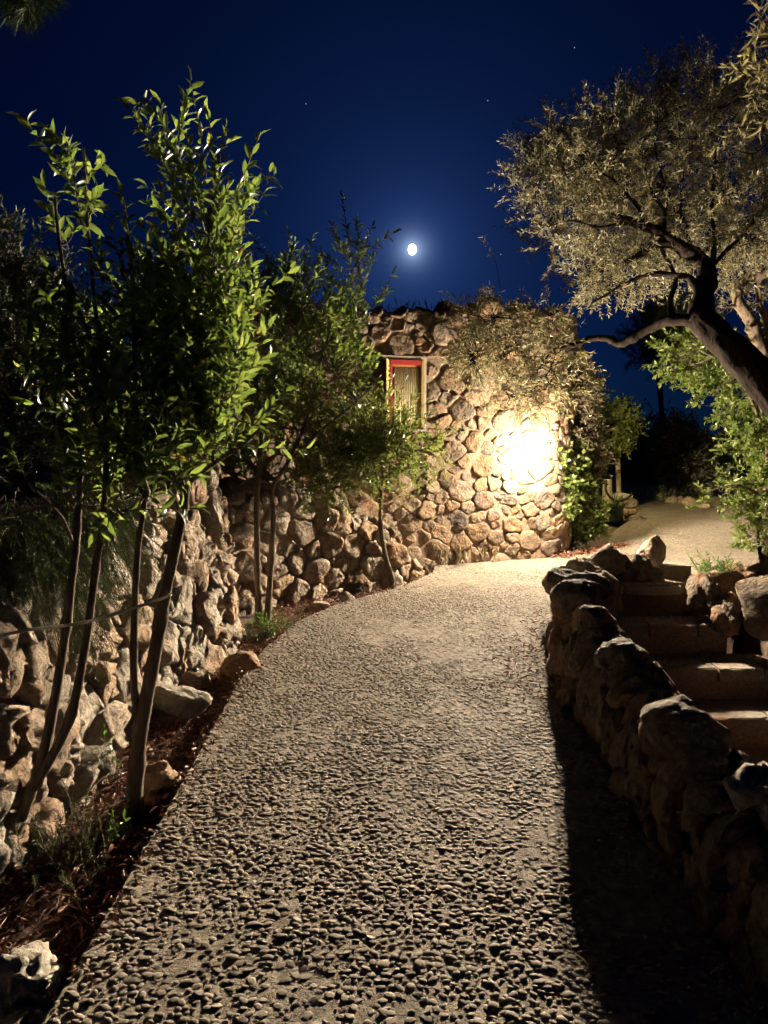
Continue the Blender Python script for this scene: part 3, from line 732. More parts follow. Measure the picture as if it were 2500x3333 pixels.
# ------------------------------------------------------------------ loose rocks
ICO = {}
def ico(sub):
    if sub not in ICO:
        import bmesh
        bm = bmesh.new(); bmesh.ops.create_icosphere(bm, subdivisions=sub, radius=1.0)
        ICO[sub] = (np.array([v.co[:] for v in bm.verts]), np.array([[v.index for v in f.verts] for f in bm.faces])); bm.free()
    return ICO[sub]
def rock_geo(size, seed, rough=0.3, sub=4, cuts=7, spike=0.0):
    V, F = ico(sub); V = V.copy(); r_ = random.Random(seed)
    for _ in range(cuts):
        n_ = np.array([r_.gauss(0, 1), r_.gauss(0, 1), r_.gauss(0, 1)]); n_ /= np.linalg.norm(n_); d = r_.uniform(0.55, 0.9)
        s_ = V @ n_ - d; V -= np.outer(np.clip(s_, 0, None) * 0.9, n_)
    o = r_.uniform(0, 99)
    for i, p in enumerate(V):
        q = p * 1.6 + o
        k = 1 + rough * (0.55 * fbm(q, 5) + 0.35 * (0.5 - abs(noise.noise(Vector(tuple(p * 4 + o))))) )
        V[i] = p * k
    if spike: V[:, 0] *= 1 - spike * np.clip(V[:, 2], 0, 1.2); V[:, 1] *= 1 - spike * np.clip(V[:, 2], 0, 1.2)
    V = V * (np.asarray(size) * 0.5); V[:, 2] = np.maximum(V[:, 2], -size[2] * 0.42)
    return V, F
def rock(pos, size, seed, label, mat, rough=0.35, name='rock', cat='rock', group=None, rot=0, sub=4, cuts=5, spike=0.0):
    V, F = rock_geo(size, seed, rough, sub, cuts, spike); V[:, 2] -= V[:, 2].min()
    o = link(name, tri_mesh(name, V, F, mat), None, (pos[0], pos[1], pos[2] - 0.02)); o.rotation_euler = (0, 0, rot)
    return tag(o, label, cat, group)
cap_stones()
GB = 'loose rocks in the bed beside the path'
rock(G(70, 3290, -0.12), (0.20, 0.2, 0.20), 3, 'knobbly pale rock in the leaf litter at the near end of the bed', M['pale'], 0.75, group=GB)
rock(G(60, 3420, -0.12), (0.22, 0.2, 0.10), 13, 'flat pale rock half buried before the knobbly one', M['pale'], 0.5, group=GB)
rock(G(520, 2625, -0.12), (0.19, 0.22, 0.22), 57, 'jagged brown rock behind the foot of the tall laurel trunk', M['brownrock'], 0.4, group=GB)
rock(G(585, 2330, -0.10), (0.34, 0.26, 0.24), 8, 'pale smooth rock lying on a brown one against the wall', M['pale'], 0.35, group=GB)
rock(G(560, 2350, -0.12), (0.24, 0.2, 0.10), 18, 'flat brown rock under the pale smooth rock', M['brownrock'], 0.3, group=GB)
rock(G(785, 2222, -0.12), (0.27, 0.26, 0.26), 21, 'reddish brown block at the path edge below the wall buttress', M['brownrock'], 0.3, group=GB)
rock(G(1040, 1992, -0.12), (0.22, 0.18, 0.13), 25, 'low grey rock beside the weeds before the terrace wall', M['wallst'], 0.4, group=GB)
rock(G(1128, 1965, -0.12), (0.15, 0.12, 0.15), 29, 'small upright pale rock at the path edge before the terrace wall', M['pale'], 0.35, group=GB)
rock(G(1345, 1890, -0.12), (0.34, 0.2, 0.14), 32, 'brown wedge of rock at the low end of the terrace wall', M['brownrock'], 0.3, group=GB)
rock(G(1400, 1905, -0.12), (0.18, 0.14, 0.10), 34, 'small brown rock closing the tip of the bed by the house', M['brownrock'], 0.3, group=GB)
GS = 'rocks set along the head of the steps'
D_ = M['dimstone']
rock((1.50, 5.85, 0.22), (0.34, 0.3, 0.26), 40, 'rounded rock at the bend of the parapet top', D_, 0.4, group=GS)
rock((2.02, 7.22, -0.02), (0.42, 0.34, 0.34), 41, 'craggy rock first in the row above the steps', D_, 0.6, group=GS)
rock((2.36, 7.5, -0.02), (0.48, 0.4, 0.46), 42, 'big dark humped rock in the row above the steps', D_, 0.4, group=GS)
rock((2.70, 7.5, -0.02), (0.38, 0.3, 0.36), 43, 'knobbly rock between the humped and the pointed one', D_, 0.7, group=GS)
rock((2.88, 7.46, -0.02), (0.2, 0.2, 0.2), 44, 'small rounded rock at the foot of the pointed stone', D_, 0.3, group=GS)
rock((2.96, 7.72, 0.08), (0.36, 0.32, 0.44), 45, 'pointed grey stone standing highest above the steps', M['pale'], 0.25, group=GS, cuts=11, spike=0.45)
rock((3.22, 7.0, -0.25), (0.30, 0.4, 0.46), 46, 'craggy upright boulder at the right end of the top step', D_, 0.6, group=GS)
rock((3.33, 6.75, -0.35), (0.26, 0.4, 0.42), 51, 'narrow furrowed boulder leaning on the big one by the olive', D_, 0.6, group=GS)
rock((3.62, 6.62, -0.35), (0.62, 0.6, 0.62), 47, 'big smooth-topped boulder under the leaning olive trunk', D_, 0.22, group=GS, cuts=9)
rock((3.55, 7.3, -0.1), (0.5, 0.4, 0.34), 48, 'reddish rock behind the fern by the olive trunk', M['brownrock'], 0.5, group=GS)
rock((3.85, 7.6, -0.1), (0.4, 0.3, 0.3), 52, 'low reddish rock at the edge of the lit path by the olive', M['brownrock'], 0.4, group=GS)
rock((1.14, 2.6, 0.27), (0.3, 0.34, 0.28), 49, 'domed boulder on the near part of the parapet', D_, 0.3, group=GS)
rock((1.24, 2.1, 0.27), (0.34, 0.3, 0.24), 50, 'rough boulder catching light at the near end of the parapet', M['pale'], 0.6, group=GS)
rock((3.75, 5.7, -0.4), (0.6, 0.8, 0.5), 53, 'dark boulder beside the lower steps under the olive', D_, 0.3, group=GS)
GF = 'edging rocks along the far path'
for i, (px, py, s_) in enumerate(((2190, 1640, 0.36), (2222, 1642, 0.3), (2248, 1648, 0.42), (2210, 1634, 0.3), (2278, 1648, 0.3), (2150, 1630, 0.4), (2295, 1656, 0.26))):
    rock(G(px, py, -0.02), (s_, s_ * 0.8, s_ * 0.62), 60 + i, ('orange brown rock in the edging, leftmost of the lit ones', 'small brown rock between two larger ones in the far edging', 'largest tan rock of the far edging', 'rock set back behind the first edging rocks', 'low tan rock next to the largest edging rock', 'grey mossy rock at the dark start of the edging', 'last small rock of the far edging towards the bush')[i], M['wallst'], 0.35, group=GF, sub=3)

# ------------------------------------------------------------------ plants
def norm(a): return a / (np.linalg.norm(a, axis=-1, keepdims=True) + 1e-9)
def leaf_verts(pos, d, nrm_, L, Wd, big=False, fold=0.25, curl=0.15):
    """(n,3) positions, directions, normals -> one folded leaf each."""
    d = norm(d); side = norm(np.cross(d, nrm_)); up = np.cross(side, d); L = L[:, None]; Wd = Wd[:, None]
    if not big:
        mid = pos + d * L * 0.45
        v = np.stack([pos, mid + side * Wd * 0.5 + up * Wd * fold, pos + d * L - up * L * curl * 0.5, mid - side * Wd * 0.5 + up * Wd * fold], 1)
        f = np.array([(0, 1, 2), (0, 2, 3)])
    else:
        a = pos + d * L * 0.30; b_ = pos + d * L * 0.66 - up * L * curl * 0.45; t_ = pos + d * L * 0.97 - up * L * curl * 1.1
        q = up * Wd * fold
        v = np.stack([pos, a + side * Wd * 0.44 + q, a, a - side * Wd * 0.44 + q, b_ + side * Wd * 0.43 + q, b_, b_ - side * Wd * 0.43 + q, t_], 1)
        f = np.array([(0, 1, 2), (0, 2, 3), (1, 4, 5), (1, 5, 2), (2, 5, 6), (2, 6, 3), (4, 7, 5), (5, 7, 6)])
    n_ = v.shape[0]; k = v.shape[1]
    F = (f[None] + (np.arange(n_) * k)[:, None, None]).reshape(-1, 3)
    return v.reshape(-1, 3), F
def lobe(px, py, D, rx, ry, rd):
    c = P(px, py, D); s_ = D / F_PX; return (c, np.array([rx * s_, rd, ry * s_]))
def sample_shoots(lobes, n, rng, up=0.6, out_=0.6, rand=0.45, shell=2.2, gaps=0.0, gsc=2.2, weights=None):
    w = np.array([np.prod(l[1]) ** 0.75 for l in lobes]) if weights is None else np.asarray(weights, float); w = w / w.sum()
    B, Dr = [], []
    while len(B) < n:
        i = rng.choice(len(lobes), p=w); c, r_ = lobes[i]
        q = rng.normal(size=3); q /= np.linalg.norm(q); rad = rng.uniform(0, 1) ** (1 / shell)
        p = c + q * rad * r_
        if gaps and noise.noise(Vector(tuple(p * gsc))) < gaps - 0.55: continue
        dd = norm(q / r_ * r_.mean()) * out_ + np.array([0, 0, up]) + rng.normal(size=3) * rand
        B.append(p); Dr.append(dd / np.linalg.norm(dd))
    return np.array(B), np.array(Dr)
def leaves_on(B, Dr, Ls, per, lang, lL, lW, rng, grav=0.0, bend=0.25, big=False, fold=0.2, curl=0.2, jit=0.35, start=0.1):
    n = len(B); k = per
    t_ = (start + (1 - start) * (np.arange(k) + 0.5) / k)[None, :] * Ls[:, None]
    bv = rng.normal(size=(n, 3)) * bend + np.array([0, 0, -grav])
    pos = B[:, None] + Dr[:, None] * t_[..., None] + bv[:, None] * (t_ ** 2)[..., None]
    T = norm(Dr[:, None] + 2 * bv[:, None] * t_[..., None])
    ref = np.where(np.abs(T[..., 2:3]) < 0.9, np.array([0, 0, 1.0]), np.array([1.0, 0, 0]))
    e1 = norm(np.cross(T, ref)); e2 = np.cross(T, e1)
    ph = np.arange(k)[None] * 2.4 + rng.uniform(0, 6.28, (n, 1)) + rng.normal(size=(n, k)) * 0.3
    rad = e1 * np.cos(ph)[..., None] + e2 * np.sin(ph)[..., None]
    an = lang * (1 + rng.normal(size=(n, k)) * 0.25); an[:, -1] *= 0.4
    ld = T * np.cos(an)[..., None] + rad * np.sin(an)[..., None] + rng.normal(size=(n, k, 3)) * jit * 0.5
    ld[..., 2] -= grav * 0.3
    nr = T - ld * np.sum(T * ld, -1, keepdims=True) + rng.normal(size=(n, k, 3)) * jit
    m_ = n * k; tp = 0.75 + 0.5 * rng.uniform(0, 1, m_)
    tips = B + Dr * Ls[:, None] + bv * (Ls ** 2)[:, None]; mids = B + Dr * (Ls * 0.5)[:, None] + bv * ((Ls * 0.5) ** 2)[:, None]
    return leaf_verts(pos.reshape(-1, 3), ld.reshape(-1, 3), nr.reshape(-1, 3), lL * tp, lW * tp * rng.uniform(0.85, 1.15, m_), big, fold, curl) + ((mids, tips),)
def tri_tubes(segs, r0, r1):
    """segs: (n, k, 3) polylines -> thin three-sided twigs."""
    S_ = np.asarray(segs); n, k, _ = S_.shape
    T = norm(np.gradient(S_, axis=1)); a = norm(np.cross(T, np.array([0.3, 0.8, 0.5]))); b_ = np.cross(T, a)
    rr = np.linspace(r0, r1, k)[None, :, None]
    ring = np.stack([S_ + rr * (a * math.cos(q) + b_ * math.sin(q)) for q in (0, 2.094, 4.189)], 2)
    V = ring.reshape(-1, 3); f = []
    for i in range(k - 1):
        for j in range(3):
            p, q = i * 3 + j, i * 3 + (j + 1) % 3; f += [(p, q, q + 3), (p, q + 3, p + 3)]
    F = (np.array(f)[None] + (np.arange(n) * k * 3)[:, None, None]).reshape(-1, 3)
    return V, F
def grow(root, skel, lobes, n, rng, leafmat, woodmat, per=14, Ls=(0.25, 0.45), lang=0.85, lL=0.08, lW=0.03, up=0.6, out_=0.6, rand=0.45,
         shell=2.2, gaps=0.0, grav=0.0, big=False, fold=0.2, curl=0.2, twig=(0.004, 0.0015), sub=14, singles=0, crown='crown', weights=None, jit=0.35, gsc=2.2, bend=0.25):
    B, Dr = sample_shoots(lobes, n, rng, up, out_, rand, shell, gaps, gsc, weights)
    Ls_ = rng.uniform(Ls[0], Ls[1], n)
    lv, lf, (mids, tips) = leaves_on(B, Dr, Ls_, per, lang, lL, lW, rng, grav, bend, big, fold, curl, jit)
    wv, wf, off = [], [], 0
    sk = np.asarray(skel)
    if sub and len(sk):
        sb = B[rng.choice(n, min(sub, n), replace=False)]
        segs = []
        sb = sb[np.argsort([np.min(np.linalg.norm(sk - q, axis=1)) for q in sb])]
        for q in sb:
            pen = np.linalg.norm(sk - q, axis=1) + 0.8 * np.clip(sk[:, 2] - q[2], 0, None)
            p = sk[np.argmin(pen)]; t_ = np.linspace(0, 1, 9)[:, None]
            c = p + (q - p) * t_ + np.sin(t_ * math.pi) * (rng.normal(size=3) * 0.06 * np.linalg.norm(q - p) + np.array([0, 0, -0.10 * np.linalg.norm(q - p)]))
            segs.append(c); sk = np.concatenate([sk, c[2:]])
        V, F = tri_tubes(segs, twig[0] * 2.4, twig[0]); wv.append(V); wf.append(F); off += len(V)
    segs = []
    for i in range(n):
        if len(sk):
            pen = np.linalg.norm(sk - B[i], axis=1); j = np.argmin(pen); p = sk[j] if pen[j] < 0.9 else B[i] - Dr[i] * 0.1
        else: p = B[i] - Dr[i] * 0.05
        m1 = p * 0.45 + B[i] * 0.55 - Dr[i] * 0.15 * np.linalg.norm(p - B[i])
        segs.append([p, m1, B[i], mids[i], tips[i]])
    V, F = tri_tubes(segs, twig[0], twig[1]); wv.append(V); wf.append(F + off)
    link('twigs', tri_mesh('twigs', np.concatenate(wv), np.concatenate(wf), woodmat), root)['kind'] = 'stuff'
    k = 8 if big else 4; q = 8 if big else 2
    if singles:                               # the leaves that show largest, each one an object
        L_ = lv.reshape(-1, k, 3); c = L_.mean(1); d = np.linalg.norm(c - CAM, axis=1)
        a = np.linalg.norm(np.cross(L_[:, 1] - L_[:, 3], L_[:, -1] - L_[:, 0]), axis=1) / d ** 2
        pick = np.argsort(-a)[:singles]; mk = np.ones(len(L_), bool); mk[pick] = False
        f0 = lf[:q]
        for i in pick:
            link('leaf', tri_mesh('leaf', L_[i] - L_[i][0], f0, leafmat), root, L_[i][0])
        lv = L_[mk].reshape(-1, 3); lf = (f0[None] + (np.arange(mk.sum()) * k)[:, None, None]).reshape(-1, 3)
    o = link(crown, tri_mesh(crown, lv, lf, leafmat, smooth=big), root)
    if singles: o['kind'] = 'stuff'
    return o
def limb(root, name, pts, r0, r1, mat, sides=9, m=6, wob=0.0, power=1.0):
    L = smoothline(pts, m); k = len(L)
    if wob: L = L + np.array([[noise.noise(Vector((i * 0.35, s_, r0 * 99))) * wob for s_ in (1, 5, 9)] for i in range(k)]) * np.linspace(0.3, 1, k)[:, None]
    rad = r0 + (r1 - r0) * np.linspace(0, 1, k) ** power
    rad = rad * np.array([1 + 0.16 * noise.noise(Vector((i * 0.8, r0 * 50, 3))) + (0.28 if (i * 7 + int(r0 * 9000)) % 11 == 0 else 0) for i in range(k)])
    if name == 'trunk': rad[:3] *= np.array([1.5, 1.2, 1.05])
    mb = MB(); mb.tube(L, rad, sides)
    o = mb.build(name, mat, root, tuple(L[0]), smooth=True, fix=False)
    return L
def root_at(name, p, label, cat, group=None):
    r_ = empty(name, p); return tag(r_, label, cat, group)
BY = M['barkyoung']
GL = 'young laurel trees along the left wall'

# tall laurel tree with the single leaning trunk
b0 = P(432, 2660, 2.84); r_ = root_at('laurel_tree', b0, 'tall laurel tree with one stout leaning trunk tied with a string', 'tree', GL)
rng = np.random.default_rng(101)
L1 = limb(r_, 'trunk', [b0, P(455, 2400, 2.86), P(500, 2150, 2.88), P(545, 1900, 2.9), P(590, 1690, 2.95), P(605, 1570, 3.0), P(612, 1350, 3.05), P(640, 1050, 3.1), P(685, 720, 3.1), P(700, 600, 3.1), P(712, 500, 3.1)], 0.036, 0.006, BY, 12, power=0.75)
L2 = limb(r_, 'trunk', [P(452, 2390, 2.86), P(436, 2200, 2.86), P(440, 1950, 2.86), P(452, 1760, 2.87), P(470, 1600, 2.9), P(440, 1250, 2.95), P(430, 900, 3.0), P(400, 640, 3.0)], 0.017, 0.005, BY, 9)
L3 = limb(r_, 'branch', [P(600, 1585, 2.99), P(680, 1520, 2.95), P(800, 1440, 2.9), P(900, 1330, 2.85)], 0.011, 0.003, BY, 7)
L4 = limb(r_, 'branch', [P(595, 1680, 2.95), P(560, 1610, 2.85), P(500, 1560, 2.75)], 0.008, 0.003, BY, 7)
L5 = limb(r_, 'branch', [P(640, 1050, 3.1), P(580, 800, 3.12), P(565, 590, 3.15), P(574, 440, 3.15)], 0.012, 0.004, BY, 7)
grow(r_, np.concatenate([L1[26:], L2[30:], L3, L4, L5]),
     [lobe(690, 680, 3.1, 75, 150, .2), lobe(690, 960, 3.1, 95, 230, .28), lobe(600, 1190, 3.1, 150, 240, .3), lobe(480, 1080, 3.05, 70, 190, .25), lobe(572, 530, 3.15, 14, 120, .08), lobe(712, 540, 3.1, 36, 100, .12),
      lobe(560, 1500, 2.95, 150, 120, .3), lobe(720, 1360, 3.0, 100, 120, .3)], 360, rng, M['laurel'], BY, per=14, Ls=(0.16, 0.36), lang=0.72, lL=0.066, lW=0.021, up=1.1, out_=0.55, rand=0.3, gaps=0.3, gsc=2.4, big=True, curl=0.22, singles=200, sub=26)
# near laurel with two dark stems
b0 = P(15, 2800, 2.55); r_ = root_at('laurel_tree', b0, 'dark laurel with two slim curving stems nearest the camera', 'tree', GL)
rng = np.random.default_rng(102)
L1 = limb(r_, 'trunk', [b0, P(95, 2590, 2.58), P(150, 2420, 2.6), P(205, 2120, 2.65), P(235, 1880, 2.7), P(250, 1760, 2.75), P(262, 1500, 2.85), P(240, 1100, 2.95), P(195, 800, 3.0), P(178, 640, 3.0)], 0.026, 0.005, BY, 10, power=0.8)
L2 = limb(r_, 'trunk', [P(110, 2560, 2.585), P(220, 2360, 2.6), P(275, 2120, 2.63), P(312, 1850, 2.68), P(335, 1690, 2.72), P(345, 1400, 2.85), P(310, 1000, 3.0), P(285, 720, 3.05), P(272, 480, 3.05)], 0.019, 0.005, BY, 10)
L3 = limb(r_, 'branch', [P(250, 1800, 2.74), P(210, 1700, 2.7), P(165, 1640, 2.65), P(110, 1590, 2.6)], 0.008, 0.003, BY, 7)
L4 = limb(r_, 'branch', [P(330, 1740, 2.72), P(380, 1690, 2.7), P(470, 1620, 2.68)], 0.007, 0.003, BY, 7)
grow(r_, np.concatenate([L1[28:], L2[26:], L3, L4]),
     [lobe(310, 1220, 3.0, 100, 200, .3), lobe(272, 700, 3.05, 10, 190, .05), lobe(205, 840, 3.0, 20, 110, .08), lobe(430, 1580, 2.75, 140, 120, .25), lobe(330, 1560, 2.75, 110, 160, .25), lobe(120, 1600, 2.62, 70, 60, .12)],
     115, rng, M['laurel'], BY, per=12, Ls=(0.14, 0.32), lang=0.85, lL=0.072, lW=0.025, up=0.9, out_=0.5, rand=0.4, gaps=0.35, big=True, curl=0.3, singles=200, sub=18, weights=(8, 0.9, 0.8, 2.6, 2.6, 0.6))
# paired trunks further along
b0 = G(842, 2040, -0.12); r_ = root_at('laurel_tree', b0, 'broad laurel with two straight pale trunks side by side', 'tree', GL)
rng = np.random.default_rng(103)
Dc = b0[1]
L1 = limb(r_, 'trunk', [b0, P(838, 1850, Dc), P(836, 1650, Dc), P(842, 1540, Dc), P(850, 1380, Dc), P(830, 1150, Dc + .6), P(870, 950, Dc + 1.0)], 0.032, 0.008, BY, 10, power=0.9)
L2 = limb(r_, 'trunk', [G(868, 2034, -0.12), P(882, 1850, Dc), P(890, 1680, Dc), P(888, 1590, Dc), P(940, 1500, Dc), P(1000, 1360, Dc + .5), P(1060, 1120, Dc + .9), P(1140, 880, Dc + 1.1)], 0.03, 0.007, BY, 10, power=0.9)
L3 = limb(r_, 'branch', [P(888, 1592, Dc), P(862, 1562, Dc), P(810, 1563, Dc), P(750, 1590, Dc - .1)], 0.013, 0.005, BY, 8)
L4 = limb(r_, 'branch', [P(940, 1500, Dc), P(1060, 1390, Dc), P(1180, 1290, Dc + .6), P(1240, 1220, Dc + .9)], 0.014, 0.005, BY, 8)
L5 = limb(r_, 'branch', [P(842, 1540, Dc), P(760, 1420, Dc), P(700, 1280, Dc)], 0.013, 0.005, BY, 8)
grow(r_, np.concatenate([L1[18:], L2[18:], L3, L4, L5]),
     [lobe(880, 1360, 6.8, 200, 170, 0.45), lobe(1060, 1220, 6.8, 130, 160, 0.36), lobe(980, 1060, 6.8, 170, 130, 0.36), lobe(1145, 900, 6.8, 45, 130, 0.12), lobe(940, 930, 6.8, 60, 70, 0.18), lobe(1195, 1030, 6.8, 40, 100, 0.12), lobe(840, 990, 6.8, 40, 90, 0.18), lobe(790, 1490, 6.8, 110, 80, 0.24)],
     430, rng, M['laurel'], BY, per=15, Ls=(0.2, 0.42), lang=0.75, lL=0.075, lW=0.024, up=1.0, out_=0.6, rand=0.35, gaps=0.34, big=True, curl=0.2, singles=100, sub=30, twig=(0.006, 0.002))
# small olive sapling
b0 = P(1268, 1938, 7.2); r_ = root_at('olive_sapling', b0, 'small olive sapling with a crooked thin trunk before the house window', 'tree')
rng = np.random.default_rng(104); Dd = b0[1]
L1 = limb(r_, 'trunk', [b0, P(1276, 1885, Dd), P(1252, 1800, Dd), P(1238, 1690, Dd), P(1240, 1600, Dd), P(1244, 1530, Dd), P(1226, 1420, Dd), P(1235, 1330, Dd)], 0.032, 0.008, BY, 9)
L2 = limb(r_, 'branch', [P(1240, 1620, Dd), P(1222, 1540, Dd), P(1208, 1480, Dd), P(1150, 1420, Dd)], 0.014, 0.005, BY, 7)
L3 = limb(r_, 'branch', [P(1244, 1570, Dd), P(1280, 1530, Dd), P(1330, 1500, Dd), P(1420, 1450, Dd)], 0.012, 0.004, BY, 7)
grow(r_, np.concatenate([L1[20:], L2, L3]),
     [lobe(1240, 1440, 7.1, 110, 100, .45), lobe(1130, 1480, 7.0, 100, 100, .4), lobe(1350, 1465, 7.1, 60, 50, .3), lobe(1200, 1520, 7.0, 130, 60, .4), lobe(1060, 1550, 6.9, 60, 70, .3)],
     430, rng, M['sapling'], BY, per=16, Ls=(0.22, 0.42), lang=0.8, lL=0.064, lW=0.02, up=0.5, out_=0.9, rand=0.4, gaps=0.3, sub=22, twig=(0.004, 0.0015))
# dark hedge behind the wall, silhouettes far left
GD = 'dark trees behind the left wall'
rng = np.random.default_rng(105)
r_ = root_at('dark_tree', (-3.6, 6.2, 1.0), 'black bushy tree at the left edge behind the terrace', 'tree', GD)
L1 = limb(r_, 'trunk', [(-3.6, 6.2, 0.7), (-3.6, 6.2, 1.8), (-3.5, 6.2, 2.8)], 0.08, 0.03, BY)
grow(r_, L1, [lobe(40, 1000, 6.2, 190, 230, .8), lobe(180, 1180, 6.2, 180, 250, .8), lobe(-50, 850, 6.2, 120, 120, .6), lobe(330, 1350, 6.0, 160, 200, .6)], 900, rng, M['darkleaf'], BY, per=12, Ls=(0.15, 0.35), lL=0.06, lW=0.025, up=0.5, out_=0.8, sub=20)
r_ = root_at('dark_tree', (-3.0, 4.6, 0.9), 'dense dark shrub rising behind the trailing plants', 'tree', GD)
L1 = limb(r_, 'trunk', [(-2.6, 4.4, 0.6), (-2.6, 4.4, 1.4), (-2.5, 4.4, 2.2)], 0.06, 0.02, BY)
grow(r_, L1, [lobe(110, 1330, 4.3, 190, 260, .5), lobe(330, 1450, 4.5, 150, 200, .4), lobe(30, 1150, 4.4, 130, 180, .5)], 1000, rng, M['darkleaf'], BY, per=12, Ls=(0.1, 0.25), lL=0.035, lW=0.014, up=0.4, out_=0.9, sub=20, twig=(0.003, 0.001))
# trailing rosemary over the wall
rng = np.random.default_rng(106)
r_ = root_at('trailing_rosemary', (-1.62, 3.3, 0.9), 'dark trailing rosemary hanging over the retaining wall', 'plant')
grow(r_, [], [lobe(150, 1720, 3.25, 140, 110, .2), lobe(170, 1850, 3.15, 110, 110, .14), lobe(30, 1760, 2.95, 110, 140, .2), lobe(270, 1650, 3.5, 120, 100, .25)],
     900, rng, M['rosemary'], BY, per=44, Ls=(0.2, 0.45), lang=0.9, lL=0.021, lW=0.0035, up=-0.9, out_=0.5, rand=0.3, grav=0.6, sub=0, twig=(0.002, 0.001), crown='foliage')
# laurel shoot at far left, weeds in the bed
def small_plant(name, pos, label, cat, mat, n, spread, h, per, lL, lW, seed, up=1.2, lang=0.8, group=None):
    rg = np.random.default_rng(seed); rt = root_at(name, pos, label, cat, group)
    B = np.array(pos) + np.concatenate([rg.normal(size=(n, 2)) * spread, np.zeros((n, 1))], 1); Dr = norm(rg.normal(size=(n, 3)) * 0.45 + np.array([0, 0, up]))
    Ls_ = rg.uniform(0.5, 1.0, n) * h
    v, f, (mi, ti) = leaves_on(B, Dr, Ls_, per, lang, lL, lW, rg, 0.15, 0.4)
    link('foliage', tri_mesh('foliage', v, f, mat, False), rt)
    v, f = tri_tubes(np.stack([B, mi, ti], 1), 0.0022, 0.001); link('stems', tri_mesh('stems', v, f, BY), rt)['kind'] = 'stuff'
GW = 'weeds and seedlings in the planting bed'
small_plant('weed', G(385, 2740, -0.12), 'leafy seedling beside the foot of the tall laurel', 'plant', M['weed'], 5, 0.03, 0.2, 12, 0.03, 0.014, 1, group=GW)
small_plant('weed', G(370, 2560, -0.12), 'sparse upright seedling against the wall stones', 'plant', M['weed'], 3, 0.02, 0.3, 9, 0.035, 0.015, 2, group=GW)
small_plant('rosemary_plant', G(205, 2830, -0.12), 'feathery grey-green plant under the curving dark stem', 'plant', M['rosemary'], 60, 0.09, 0.28, 34, 0.02, 0.003, 3, group=GW)
small_plant('weed', G(850, 2090, -0.12), 'feathery blue-green tuft at the foot of the paired trunks', 'plant', M['rosemary'], 50, 0.10, 0.16, 26, 0.022, 0.004, 4, group=GW)
small_plant('weed', G(940, 2070, -0.12), 'bright green leafy weed at the path edge right of the paired trunks', 'plant', M['weed'], 22, 0.09, 0.22, 12, 0.03, 0.015, 5, group=GW)
small_plant('weed', G(830, 2060, -0.12), 'small green weed behind the paired trunks', 'plant', M['weed'], 10, 0.05, 0.2, 10, 0.03, 0.014, 6, group=GW)
small_plant('weed', G(1180, 1935, -0.12), 'grey-green tuft against the terrace wall near the sapling', 'plant', M['rosemary'], 40, 0.06, 0.28, 22, 0.025, 0.004, 7, group=GW)
small_plant('fern', (3.38, 7.1, 0.16), 'small green fern growing over the boulders by the olive', 'plant', M['weed'], 26, 0.08, 0.22, 14, 0.045, 0.014, 8, up=0.5)
small_plant('weed', G(2130, 1628, 0), 'dim green tuft at the start of the far edging rocks', 'plant', M['weed'], 24, 0.2, 0.5, 12, 0.08, 0.03, 9)

# ---- the big leaning olive
BO = M['barkolive']
rng = np.random.default_rng(110)
b0 = np.array([3.98, 6.8, -0.12]); r_ = root_at('olive_tree', b0, 'big old olive tree leaning in from the right over the steps', 'tree')
def gnarl(root, name, pts, r0, r1, mat, sides=20, m=8):
    L = smoothline(pts, m); k = len(L); mb = MB(); T = norm(np.gradient(L, axis=0)); ref = np.array([0.1, 1, 0.2]); V = []
    for i in range(k):
        a = np.cross(T[i], ref); a /= np.linalg.norm(a); b_ = np.cross(T[i], a); r2 = r0 + (r1 - r0) * (i / (k - 1)) ** 0.8
        if i < 5 and r0 > 0.15: r2 *= 1 + 0.35 * (1 - i / 5)
        for j in range(sides):
            q = 6.2832 * j / sides
            e = 1 + 0.22 * noise.noise(Vector((math.cos(q) * 2, math.sin(q) * 2, i * 0.16))) + 0.12 * noise.noise(Vector((math.cos(q) * 6, math.sin(q) * 6, i * 0.3)))
            V.append(L[i] + r2 * e * (math.cos(q) * a + math.sin(q) * b_))
    mb.add(V, [(i * sides + j, i * sides + (j + 1) % sides, (i + 1) * sides + (j + 1) % sides, (i + 1) * sides + j) for i in range(k - 1) for j in range(sides)])
    mb.build(name, mat, root, tuple(L[0]), smooth=True, fix=False); return L
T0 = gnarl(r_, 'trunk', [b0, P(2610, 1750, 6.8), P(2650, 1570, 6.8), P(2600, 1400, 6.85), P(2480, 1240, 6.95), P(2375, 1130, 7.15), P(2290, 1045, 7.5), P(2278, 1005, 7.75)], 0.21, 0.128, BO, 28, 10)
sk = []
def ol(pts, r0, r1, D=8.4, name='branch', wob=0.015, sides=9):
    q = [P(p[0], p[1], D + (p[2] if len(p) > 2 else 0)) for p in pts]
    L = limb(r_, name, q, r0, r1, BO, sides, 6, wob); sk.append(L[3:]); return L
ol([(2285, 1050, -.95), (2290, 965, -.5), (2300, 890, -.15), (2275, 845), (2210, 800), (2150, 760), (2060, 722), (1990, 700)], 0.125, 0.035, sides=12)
ol([(2250, 835), (2190, 795), (2130, 798), (2085, 828), (2038, 852)], 0.062, 0.03)
ol([(2285, 990, -.7), (2255, 915, -.3), (2200, 895), (2120, 893), (2050, 915), (1990, 950), (1925, 988)], 0.045, 0.012)
ol([(2268, 1045, -.9), (2190, 1040, -.75), (2120, 1065, -.55), (2050, 1105, -.4), (2015, 1118, -.3), (1975, 1100, -.2), (1915, 1103, -.1), (1860, 1125, -.2), (1815, 1105, -.3), (1740, 1085, -.4), (1640, 1090, -.4)], 0.065, 0.012)
ol([(1860, 1125, -.2), (1800, 1140, -.3), (1770, 1180, -.4), (1700, 1260, -.4)], 0.02, 0.007)
